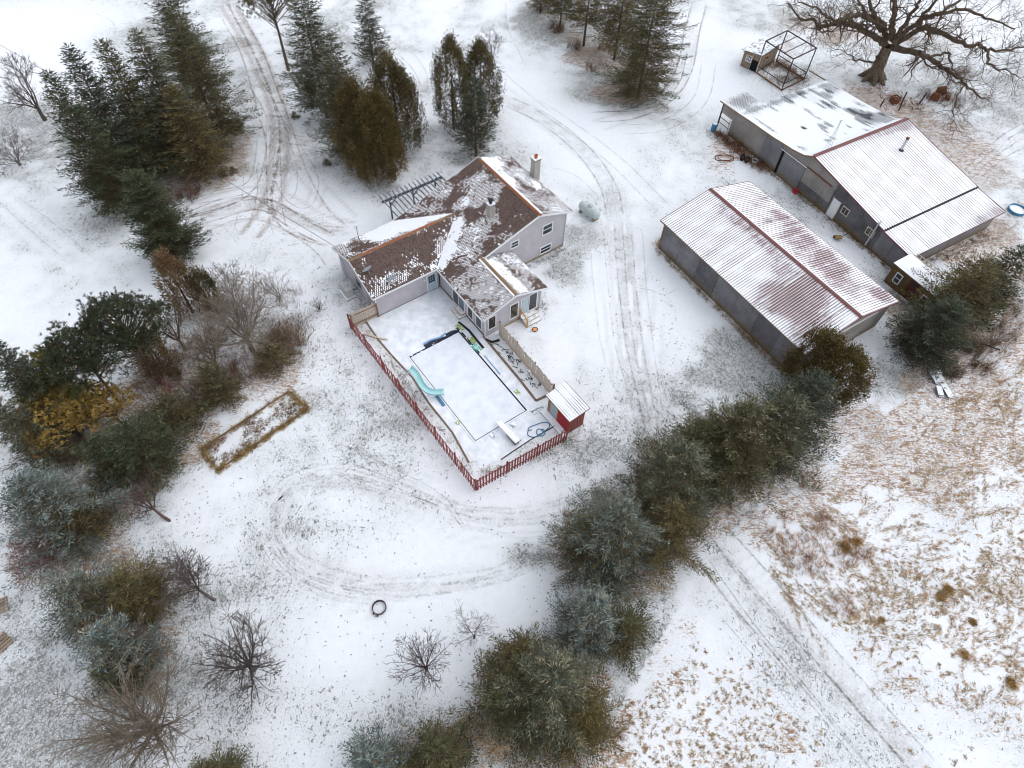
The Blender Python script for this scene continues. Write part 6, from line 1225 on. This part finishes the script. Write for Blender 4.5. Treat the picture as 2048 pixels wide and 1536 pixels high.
# leaning boards below the big blue spruce
for i, (p, q, w_, lab) in enumerate((((1863, 742), (1876, 765), .55, 'wide snow topped board beside the round spruce, leftmost'), ((1876, 741), (1884, 762), .4, 'snow topped board right of the wide one beside the spruce'), ((1877, 772), (1882, 791), .45, 'lower left snow topped board in the brown weeds'), ((1886, 768), (1902, 794), .5, 'lower right snow topped board in the brown weeds'))):
    a, b = G(*p, .35), G(*q, .2); o0 = a.copy(); o0[2] = 0; o = MB().bar(a-o0, b-o0, w_, .12).bar((a-o0)+[.05, -.05, -.2], (b-o0)+[.05, -.05, -.12], w_*.8, .1).build('stacked_board', M['grey_board'], None, o0); tag(o, lab, 'board', 'snow topped boards by the spruce')
for i, (p, q, lab) in enumerate((((1950, 742), (1975, 708), 'tan pole leaning low in the hedge, the lower one'), ((2028, 698), (2046, 655), 'tan pole leaning in the hedge near the right edge'), ((1966, 688), (2000, 700), 'dark fallen pole beside the hedge gap'))):
    a, b = G(*p, .3), G(*q, .6); o0 = a.copy(); o0[2] = 0; o = MB().tube([a-o0, b-o0], .06, 6).build('pole', M['dark_pole' if i == 2 else 'tan_picket'], None, o0); tag(o, lab, 'pole')
for i, (u, v, a, lab) in enumerate(((-3, 1216, .5, 'stack of grey pallet boards at the left edge, upper one'), (2, 1290, 1.0, 'broken brown pallet at the left edge, lower one'))):
    t = thing('pallet', lab, 'pallet', G(u, v), a)
    for k in range(5): MB().box(-.6, .6, -.5+k*.22, -.36+k*.22, .12, .15).build('slat', M['coop_wood'], t)
    for k in (-.5, 0, .5): MB().box(k-.05, k+.05, -.5, .55, 0, .118).build('bearer', M['kerb_wood'] if i else M['tan_picket'], t)
# chicken coop and cage
cz = G(1491, 134); cf = Frame(G(1480, 131), math.degrees(math.atan2(*(G(1507, 144)-G(1480, 131))[[1, 0]])))
t = thing('chicken_coop', 'tumbledown wooden coop with broken window and tilted tin roof', 'coop', cf.O, math.radians(cf.deg))
L1, L2 = 2.3, 4.0
MB().box(.1, L1-.06, .1, L2-.06, 0, 1.7).build('shade_block', M['inner_shade'], t)  # black block, shade of the coop's inside put into its colour
for i in range(6): MB().box(i*L1/6+.004, (i+1)*L1/6-.004, 0, .05, 0 if i < 3 else 1.35, 1.95+i*.06).build('board', M['coop_wood'], t)
boards(t, 'a', L1, .0, L2, lambda b: 2.2, [M['coop_grey'], M['coop_wood'], M['coop_wood']], .33, out=1, z0=.05); boards(t, 'b', L2-.02, 0, L1, lambda a: 2.0, [M['coop_wood']], .3, out=1); boards(t, 'a', .03, .06, L2, lambda b: 1.9, [M['coop_wood']], .33, out=-1)
opening(t, 'b', 0, -1, .55, 1.15, .95, 1.55, mull=(.75, .95)); opening(t, 'a', L1+.04, 1, 1.3, 1.8, 1.2, 1.6, frame=M['orange_wood'], glass=M['inner_shade'], rail=False)
MB().bar((1.25, -.03, .05), (1.3, -.03, 1.9), .06, .06).build('door_post', M['tan_picket'], t); MB().bar((L1, -.03, .0), (L1, -.03, 2.2), .1, .1).build('corner_post', M['tan_picket'], t); MB().bar((-.1, -.05, 1.75), (1.4, -.05, 1.5), .08, .05).build('loose_rail', M['orange_wood'], t)
MB().prism([(-.3, -.35, 2.0), (L1+.25, -.35, 2.35), (L1+.25, L2+.2, 2.35), (-.3, L2+.2, 2.0)], (0, 0, .05)).build('roof', M['tin_snow'], t)
cb = [G(1562, 182), G(1606, 162)]; d_ = cb[1]-cb[0]; kf = Frame(cb[0], math.degrees(math.atan2(d_[1], d_[0])))
t = thing('cage_frame', 'tall rusty open pole frame of an empty animal pen', 'cage', kf.O, math.radians(kf.deg)); HC = 3.9
tops = [kf.loc(G(*k, HC)) for k in ((1532, 82), (1575, 61), (1633, 96), (1587, 118))]
ks = [(float(p[0]), float(p[1])) for p in tops]
for i in range(4):
    (x, y), (x2, y2) = ks[i], ks[(i+1) % 4]
    MB().tube([(x, y, 0), (x, y, HC)], .07, 6).build('post', M['dark_pole'], t)
    MB().bar((x, y, HC), (x2, y2, HC), .1, .1).build('top_rail', M['dark_pole'], t)
    if i != 0: MB().bar((x, y, .9), (x2, y2, .9), .07, .07).build('mid_rail', M['dark_pole'], t)
    if i in (2, 1, 3): MB().bar((x, y, .12), (x2, y2, .12), .08, .12).build('ground_rail', M['rust'], t)
for f_ in (.33, .66):
    l = lambda i, j: tuple(ks[i][k]*(1-f_)+ks[j][k]*f_ for k in (0, 1)); a_, b_ = l(0, 3), l(1, 2); MB().bar((*a_, HC-.05), (*b_, HC-.05), .07, .07).build('cross_rail', M['dark_pole'], t)
for f_ in (.3, .6):
    x, y = [ks[3][k]*(1-f_)+ks[0][k]*f_ for k in (0, 1)]; MB().bar((x, y, 0), (x, y, 1.5), .06, .06).build('short_post', M['tan_picket'], t)
# raised bed
bc = [G(402, 899), G(578, 783), G(615, 818), G(437, 941)]; bc0 = bc[0].copy()
t = thing('garden_bed', 'long rectangular garden bed edged with tan dead grass', 'garden bed', bc0)
for a, b in zip(bc, bc[1:]+bc[:1]): MB().bar(a-bc0+[0, 0, .05], b-bc0+[0, 0, .05], .08, .1).build('edging_board', M['kerb_wood'], t)
r = np.random.default_rng(5); E_ = []
for (a, b), n in (((bc[3], bc[2]), 430), ((bc[0], bc[1]), 170), ((bc[0], bc[3]), 90), ((bc[1], bc[2]), 110)):
    f_ = r.random(n); f_ = f_[np.sin(f_*17+n)+.7*np.sin(f_*41)+r.normal(0, .5, n) > -.75]; E_.append((a+(b-a)*f_[:, None])[:, :2]+r.normal(0, .13, (len(f_), 2)))
E_ = np.concatenate(E_)-bc0[:2]
blades('edge_grass', None, E_, .3, .018, (.1, -.3, .35), (.33, .23, .10), 3, 10, parent=t)['kind'] = 'stuff'
Q_ = []
for _ in range(620):
    s_, q_ = r.random(2); p = bc[0]*(1-s_)*(1-q_)+bc[1]*s_*(1-q_)+bc[2]*s_*q_+bc[3]*(1-s_)*q_
    if math.sin(s_*14+q_*3)+math.sin(q_*9+s_*5) > -.25: Q_.append(p[:2]-bc0[:2])
blades('dead_stems', None, np.array(Q_),   .34, .018, (.5, .3, .12), (.20, .125, .075), 4, 7, parent=t)['kind'] = 'stuff'
# service cable
Cb = [G(0, 90, 7.5), G(300, 262, 6), G(455, 362, 5.3), G(668, 492, 3.0)]; cab = MB().tube(spline(Cb, 6), .018, 5).build('overhead_cable', M['dark_pole']); tag(cab, 'thin overhead cable running down to the house left corner', 'cable')

# ================================================================ TREES
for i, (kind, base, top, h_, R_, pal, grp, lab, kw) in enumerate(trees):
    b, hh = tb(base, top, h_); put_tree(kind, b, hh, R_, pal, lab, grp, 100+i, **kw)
# open grown pine with yellowing needles by the drive
put_tree('pine', G(577, 140)[:2], 12.0, 3.3, 'gold', 'tall thin pine with bare trunk and yellowing needles beside the drive', None, 77, dens=.55, z0=.42)
# bare trees
for i, (b, hh, R_, lab, kw) in enumerate(bare): put_bare(G(*b)[:2], hh, R_, lab, None, 300+i, **kw)
put_bare(G(985, 1500)[:2], 2.8, 1.3, 'pale tan bushy bare tree at the bottom edge', None, 340, col=(.42, .3, .19), stems=16, trunk=.07, trunk_h=.1, rad=.035, lvl=3, split=.8)
put_bare(G(345, 800)[:2], 2.2, 1.3, 'reddish bare bush at the foot of the left thicket', None, 341, col=(.22, .1, .09), stems=14, trunk=.05, trunk_h=.06, rad=.03, lvl=3)
put_bare(G(110, 1120)[:2], 3.0, 2.6, 'wide reddish brown bare shrub below the big silvery spruce', None, 342, col=(.16, .085, .08), stems=14, trunk=.1, trunk_h=.08, rad=.05, lvl=3)
put_bare(G(430, 800)[:2], 2.6, 1.6, 'brown bare bush at the lower edge of the left thicket', None, 343, col=(.16, .1, .07), stems=12, trunk=.06, trunk_h=.08, rad=.04, lvl=3)
for i, (u, v, hh, R_, col, lab) in enumerate(((600, 690, 2.6, 2.0, (.22, .16, .11), 'tan bare shrub at the right end of the left thicket'), (560, 600, 3.2, 2.2, (.19, .15, .12), 'grey tan bare shrub between the thicket and the house corner'), (450, 640, 4.5, 2.2, (.2, .14, .09), 'tan bare tree beside the slim olive cedar'),
    (400, 610, 5.0, 1.9, (.24, .16, .09), 'warm tan bare tree with upright twigs in the left thicket'), (310, 740, 4.0, 2.2, (.17, .12, .08), 'brown bare shrub right of the golden pine'), (480, 780, 2.4, 2.0, (.19, .13, .09), 'low tan bare shrub just above the garden bed'), (640, 620, 1.6, 1.2, (.14, .12, .09), 'small dark bare shrub near the air conditioner'))):
    put_bare(G(u, v)[:2], hh, R_, lab, None, 350+i, col=col, stems=12, trunk=.06, trunk_h=.08, rad=.04, lvl=3, kids=2.2, minr=.012)
# the old oak
r = np.random.default_rng(11); ob = G(1745, 158); ok_ = thing('oak_tree', 'huge old bare oak with thick twisting limbs behind the large barn', 'tree', ob)
OC = (.085, .062, .045)
fork = G(1776, 92, 4.2)-ob
T = []; pts = [np.array([0, 0, -.3]), np.array([0, 0, 0.0])*1+(fork)*[.12, .12, 0]+[0, 0, .9], fork*[.5, .5, 0]+[0, 0, 2.5], fork]
for (a, b), (r0, r1) in zip(zip(pts[:-1], pts[1:]), ((1.15, .8), (.8, .68), (.68, .58))): T.append(np.concatenate([a, b, [r0, r1]]))
for k in range(7): a = k*.9; T.append(np.concatenate([[1.7*math.cos(a), 1.7*math.sin(a), -.15], [.5*math.cos(a), .5*math.sin(a), .9], [.16, .42]]))
limbs = [
 ([(1770, 88, 4.3), (1745, 70, 5.2), (1712, 50, 6), (1690, 46, 6.5), (1665, 48, 6.8), (1635, 57, 6.8), (1628, 40, 7.2), (1600, 38, 7.5), (1575, 5, 8)], .5),
 ([(1772, 80, 4.8), (1765, 45, 6.2), (1735, 32, 7.5), (1700, 36, 8), (1668, 42, 8.3), (1640, 20, 8.7), (1600, 5, 9)], .4),
 ([(1772, 60, 5.5), (1735, 30, 8), (1722, 5, 9.5), (1690, -20, 10.5)], .32),
 ([(1782, 95, 4.0), (1830, 106, 4.2), (1860, 117, 3.6), (1900, 145, 2.8), (1930, 170, 1.6), (1970, 200, .4)], .52),
 ([(1860, 117, 3.6), (1895, 107, 3.8), (1905, 135, 3.4), (1930, 175, 3)], .22),
 ([(1790, 90, 4.4), (1845, 55, 6.5), (1870, 62, 7), (1910, 82, 7.5), (1955, 92, 8), (1975, 100, 8), (2020, 100, 8), (2070, 85, 8.5)], .45),
 ([(1975, 100, 8), (1980, 130, 7.5), (2010, 140, 7), (2050, 155, 6.6)], .2),
 ([(1780, 75, 5.2), (1787, 30, 8), (1785, -10, 10), (1780, -60, 12)], .5),
 ([(1785, 80, 5), (1815, 40, 7.5), (1840, 0, 10), (1850, -50, 12)], .42),
 ([(1788, 84, 5), (1835, 45, 7.5), (1875, 30, 9), (1920, 20, 9.5), (1970, 35, 9.5), (2030, 55, 9.5)], .42),
 ([(1835, 45, 7.5), (1870, 5, 10), (1900, -25, 11.5)], .3),
 ([(1875, 30, 9), (1930, -5, 10), (1990, -20, 11)], .25),
 ([(1762, 110, 3), (1745, 122, 2.6), (1712, 122, 2.4), (1700, 110, 2.6), (1665, 95, 2.8)], .2),
 ([(1762, 60, 5.6), (1740, 5, 9), (1720, -50, 11.5)], .4),
 ([(1930, 170, 1.6), (1912, 200, 1.2), (1905, 235, 1.6), (1915, 260, 1.3)], .13),
]
S = []
for pts_, rad in limbs:
    rad *= .74
    P_ = spline([G(u, v, z)-ob for u, v, z in pts_], 5); n = len(P_)
    P_ = [p+r.normal(0, .10, 3)*(i > 0) for i, p in enumerate(P_)]
    for i in range(n-1):
        r0 = rad*(1-.8*i/(n-1)); r1 = rad*(1-.8*(i+1)/(n-1)); S.append(np.concatenate([P_[i], P_[i+1], [r0, r1]])); d = unit(P_[i+1]-P_[i])
        for _ in range(2 if i > 3 else 1):
            if i > 2 and r.random() < .8: grow(r, S, P_[i+1].copy(), unit(d*.5+unit(r.standard_normal(3)*[1, 1, .6])*.9), r.uniform(2.0, 4.2)*(1-.25*i/n), max(.035, r1*r.uniform(.25, .42)), 2, .33, .02, .55, .015, (2, 4), .8, .42)
V, Fq = segs_mesh(T, None); np_mesh('trunk', V, Fq, M['bark'], tint((.11, .085, .06), len(V), r, .1), ok_, smooth=True)
V, Fq = segs_mesh(S, None); np_mesh('branches', V, Fq, M['bark'], tint(OC, len(V), r, .1), ok_)

# ================================================================ GRASS, WEEDS AND BRUSH
r = np.random.default_rng(21)
def scatter(poly, n, dens=None):
    P_ = np.array(gp(poly)); lo, hi = P_.min(0), P_.max(0); Q = r.uniform(lo, hi, (n*3, 2)); Q = Q[inside(Q, list(P_))][:n]
    return Q
fieldp = [(1350, 1536), (1440, 1300), (1400, 1100), (1520, 1020), (1640, 960), (1770, 830), (1870, 770), (2060, 690), (2060, 1540)]
fp_ = gp(fieldp); lanep = gp([(1395, 1080), (1460, 1180), (1600, 1340), (1790, 1560), (1950, 1760)])
def grid_pts(poly, st, prob):
    P_ = np.array(gp(poly)); lo, hi = P_.min(0), P_.max(0); a, b = np.meshgrid(np.arange(lo[0], hi[0], st), np.arange(lo[1], hi[1], st)); q = np.stack([a.ravel(), b.ravel()], 1)
    c_, s_ = math.cos(.6), math.sin(.6); m_ = q.mean(0); q = (q-m_)@np.array([[c_, s_], [-s_, c_]])*[1.0, 1.0]+m_; q = q+r.uniform(-.42, .42, q.shape)*st
    q = q[inside(q, list(P_))]; return q[r.random(len(q)) < prob]
q1 = grid_pts([(1190, 1545), (1240, 1400), (1330, 1310), (1440, 1330), (1580, 1420), (1720, 1560)], .36, .8)
q2 = grid_pts([(1740, 1130), (2060, 1000), (2060, 1460), (1900, 1420), (1720, 1340), (1640, 1250)], .52, .6)
q3 = grid_pts([(1560, 1290), (1640, 1260), (1900, 1450), (2050, 1480), (2050, 1545), (1800, 1545)], .75, .4)
q4 = grid_pts([(1170, 1560), (1230, 1360), (1340, 1270), (1480, 1290), (1640, 1400), (1800, 1560)], .55, .45)
Q = np.concatenate([q1, q2, q3, q4]); nz = fbm(Q, .55, 9); Q = Q[(poly_dist(Q, lanep) > 1.4) & (nz > .30)]
Q = np.repeat(Q, r.integers(1, 6, len(Q)), 0); Q = Q+r.normal(0, .06, Q.shape)
blades('stubble', 'short tan stubble tufts in the lower right field corner', Q, .16, .02, (.75, .35, .2), (.38, .27, .16), 31, 7, spread=.28, jit=.06)
# windrows: flattened grass lying along short wandering strokes
WP, WA = [], []
for poly, n_, a0, sp_ in (([(1640, 960), (1780, 840), (2070, 720), (2070, 1200), (1860, 1300), (1680, 1180)], 280, .36, .35), ([(1500, 1060), (1640, 980), (1760, 1120), (1700, 1230), (1560, 1200)], 130, -.9, .3), ([(1700, 1180), (2070, 1080), (2070, 1420), (1860, 1420), (1700, 1320)], 190, .5, .5), ([(1880, 780), (2060, 720), (2060, 860), (1900, 860)], 60, .6, .5)):
    c_ = scatter(poly, n_)
    for c in c_:
        if float(poly_dist(c[None], lanep)[0]) < 1.6: continue
        L_ = r.gamma(2.0, .55)+.2; a = a0+r.normal(0, sp_); p = c.copy(); k = int(L_/.07); th = r.uniform(.03, .11)*min(1.6, L_)
        for i in range(k): a += r.normal(0, .07); p = p+.07*np.array([math.cos(a), math.sin(a)]); WP.append(p+r.normal(0, th, 2)); WA.append(a)
WP, WA = np.array(WP), np.array(WA); n = len(WP)*3; B = np.repeat(np.c_[WP, np.full(len(WP), .02)], 3, 0)+r.normal(0, .03, (n, 3))*[1, 1, 0]; A_ = np.repeat(WA, 3)+r.normal(0, .35, n)
D = np.stack([np.cos(A_), np.sin(A_), np.abs(r.normal(.12, .2, n))], 1)*r.uniform(.12, .32, (n, 1)); Wd = unit(np.cross(D, r.standard_normal((n, 3))+[0, 0, 1]))*r.uniform(.008, .016, (n, 1)); C = np.repeat(tint((.38, .275, .175), len(WP), r, .25), 3, 0)*(1+.15*r.standard_normal((n, 1)))
V, Fq, CC = diamonds(B, D, Wd, np.clip(C, .02, .9)); tag(np_mesh('dry_grass', V, Fq, M['foliage'], CC), 'flattened tan grass lying in windrows over the snowy field', 'grass', kind='stuff')
Q = scatter([(1500, 1050), (1640, 1000), (1760, 1080), (1700, 1230), (1560, 1190)], 500); nz = fbm(Q, .4, 13); Q = Q[nz > .53]
blades('tall_dry_grass', 'fine standing reddish grass on the field side of the spruce row', Q, .7, .009, (-.12, .35, .8), (.33, .18, .11), 33, 14, spread=.25)
for i, (u, v, s_) in enumerate(((1690, 1095, 1.0), (1712, 1085, .8), (1895, 1180, .9), (1880, 1195, .7), (2020, 1365, .8), (1930, 1310, .6), (1945, 1245, .5), (1762, 1240, .4))):
    c_ = G(u, v)[:2]; q = c_+r.normal(0, .2*s_, (40, 2)); o = blades('grass_clump', None, q-c_, .35*s_, .014, (.1, .1, .5), (.40, .27, .12), 50+i, 16, spread=.6); o.location = (c_[0], c_[1], 0)
    tag(o, ('thick golden grass clump nearest the spruce row in the field', 'golden grass clump touching the thick one, on its right', 'golden clump at the end of a long windrow', 'small clump just below the long windrow end', 'golden clump at the right edge low in the field', 'small golden clump among dark stubble, middle right', 'tiny golden clump above the dark stubble', 'lone tiny clump at the windrow gap')[i], 'grass clump', 'golden grass clumps in the field')
# grass skirts along walls
def strip(pts, n, wdt): 
    P_ = [np.array(p)[:2] for p in pts]; out = []
    for a, b in zip(P_[:-1], P_[1:]): k = max(2, int(n*np.hypot(*(b-a)))); f_ = r.random(k)[:, None]; out.append(a+(b-a)*f_+r.normal(0, wdt, (k, 2)))
    return np.concatenate(out)
for i, (pts, n, ln, col, lab, w_) in enumerate((
    ([B1.W(-.1, -.3), B1.W(17.4, -.35)], 16, .3, (.24, .155, .06), 'golden weeds growing along the long barn front wall', .14),
    ([B1.W(-.3, 0), B1.W(-.4, 1.2)], 25, .5, (.26, .16, .05), 'golden weeds at the long barn left corner', .18),
    ([B2.W(-.5, -.35), B2.W(7.3, -.25), B2.W(16.5, -.25)], 12, .3, (.2, .12, .05), 'brown weeds along the large barn front wall', .14),
    ([B2.W(-8.2, -1.1), B2.W(-3.8, -.7), B2.W(-.6, -.5)], 38, .7, (.17, .08, .04), 'tall rusty brown weeds heaped by the kennel panels', .45),
    ([B2.W(17, 1), B2.W(17.4, 12.5)], 14, .35, (.2, .115, .06), 'dead weeds along the large barn right end', .35),
    ([HF.W(8, 7.6), HF.W(16.2, 7.55)], 8, .2, (.3, .2, .07), 'tan grass at the foot of the board fence', .1),
    ([HF.W(17.5, -1.3), HF.W(19, 3), HF.W(19, 7.6)], 9, .22, (.2, .15, .08), 'tan grass at the foot of the south picket fence', .15),
    ([HF.W(0, -1.6), HF.W(17, -1.6)], 7, .2, (.22, .14, .07), 'tan grass under the long red picket fence', .16),
    ([HF.W(2.6, 12.5), HF.W(7.6, 12.4)], 14, .3, (.08, .09, .05), 'low dark plants along the sunroom side wall', .35),
    ([HF.W(2.5, 13), HF.W(2.5, 18.5)], 12, .25, (.1, .085, .05), 'low plants along the east gable foundation', .25),
    ([G(1540, 165), G(1600, 158), G(1560, 125), G(1520, 140)], 22, .6, (.16, .09, .05), 'rusty brown weeds grown up inside the pole pen', .6),
    ([G(1750, 168), G(1800, 210), G(1850, 205)], 16, .4, (.2, .1, .05), 'dead brown bracken around the oak foot', .8),
    ([G(1350, 110), G(1340, 160)], 5, .4, (.24, .12, .06), 'thin rusty weeds on the right of the drooping conifer', .5))):
    Q = strip(pts, n, w_); o0 = Q[0].copy(); o = blades('weeds', lab, Q-o0, ln, .016, (0, -.05, .7), col, 60+i, 9, cat='weeds', spread=.5, jit=.12); o.location = (o0[0], o0[1], 0)
def circ(l): return [(*G(u, v)[:2], q) for u, v, q in l]
brush('hedge_brush', 'tangled brown hedge of bare stems at the right edge below the spruces', circ([(1900, 745, .8), (1960, 735, 1.0), (1985, 700, 1.2), (2010, 670, 1.2), (2040, 640, 1.4), (2000, 610, 1.2), (1945, 700, .8)]), 150, 1.6, (.13, .075, .045), 71)
brush('hedge_brush', 'rusty brown brush on the bank under the top conifers', circ([(1080, 20, 1), (1110, 60, 1), (1150, 95, 1.1), (1190, 135, 1.2), (1230, 160, 1.2), (1215, 100, 1.5), (1260, 190, .8)]), 120, 1.5, (.15, .075, .045), 72)
brush('thicket', 'brown twiggy undergrowth filling the left thicket', circ([(590, 690, 1.2), (540, 700, 1.3), (500, 740, 1.6), (450, 770, 1.6), (400, 800, 1.6), (350, 740, 1.8), (300, 760, 1.6), (420, 690, 1.8), (560, 680, 1.0), (310, 850, 1.4)]), 290, 2.4, (.2, .125, .08), 73)
brush('thicket', 'thin grey brush above the left thicket near the drive', circ([(440, 610, 1.5), (520, 590, 1.6), (580, 600, 1.2), (590, 650, 1.0), (480, 650, 1.3)]), 130, 1.6, (.13, .105, .08), 74, stem=6, rad=.008)
brush('thicket', 'brown stems under the tall spruces beside the drive', circ([(400, 350, 1.4), (440, 310, 1.5), (465, 260, 1.3), (380, 390, 1.2), (340, 400, 1.2)]), 150, 1.4, (.14, .075, .055), 75)
brush('thicket', 'brown brush between the lower left spruces and big bare tree', circ([(250, 1330, 1.3), (290, 1240, 1.2), (300, 1180, 1.0), (60, 1060, 1.4), (180, 1050, 1.2), (100, 880, 1.2), (170, 900, 1.2)]), 170, 1.6, (.15, .085, .055), 76)
brush('thicket', 'tan brush poking out between the diagonal row spruces', circ([(1620, 960, .9), (1480, 1010, 1.0), (1330, 1110, 1.0), (1210, 1240, .7), (1130, 1040, .8), (1200, 1000, .8), (1310, 900, .8), (1400, 860, .8), (1230, 1450, .8)]), 110, 1.5, (.2, .125, .06), 77)
brush('thicket', 'reddish stems around the oak fallen limb', circ([(1900, 205, 1.6), (1960, 200, 1.4), (1930, 150, 1.2), (1850, 195, 1.2), (1830, 130, 1.5)]), 110, 1.0, (.15, .07, .045), 78, stem=6)
for i, (u, v) in enumerate(((445, 352), (468, 345), (590, 236), (655, 330), (480, 255))):
    c_ = G(u, v)[:2]; put_tree('spruce', c_, (.9, .6, .7, .6, .8)[i], .6, 'olive', ('tiny evergreen seedling at the left bend of the drive', 'dark twiggy seedling right of the drive bend', 'small seedling alone by the tall dark spruce', 'small seedling at the cedar foot above the pergola', 'tiny spruce seedling beside the rutted track')[i], 'evergreen seedlings along the drive', 500+i, name='spruce_seedling', dens=2.0, size=.6)
# fallen leaves and twigs on the snow, one mesh
P_ = []
for pl, n in (([(0, 1150), (700, 850), (1180, 1000), (1000, 1536), (0, 1536)], 1300), ([(1560, 180), (2048, 150), (2048, 420), (1800, 260)], 2600), ([(560, 480), (720, 480), (720, 760), (560, 760)], 700), ([(1100, 30), (1290, 200), (1230, 220), (1050, 60)], 900), ([(1180, 420), (1320, 560), (1420, 740), (1250, 800)], 500), ([(1640, 20), (1500, 20), (1450, 340), (1700, 150)], 900), ([(330, 430), (560, 380), (700, 470), (560, 520)], 500)):
    q = scatter(pl, n); P_.append(q[fbm(q, .35, 15) > .46])
Q = np.concatenate(P_); n = len(Q); B = np.c_[Q, np.full(n, .03)]; D = unit(r.normal(0, 1, (n, 3))*[1, 1, .25])*r.uniform(.07, .17, (n, 1)); Wd = unit(np.cross(D, [0, 0, 1.]))*r.uniform(.02, .05, (n, 1)); C = np.where(r.random((n, 1)) < .5, [[.10, .085, .07]], [[.15, .08, .045]])*(1+.2*r.standard_normal((n, 1)))
V, Fq, CC = diamonds(B, D, Wd, np.clip(C, .01, 1)); tag(np_mesh('fallen_leaves', V, Fq, M['foliage'], CC), 'fallen leaves and specks scattered on the snow', 'leaves', kind='stuff')
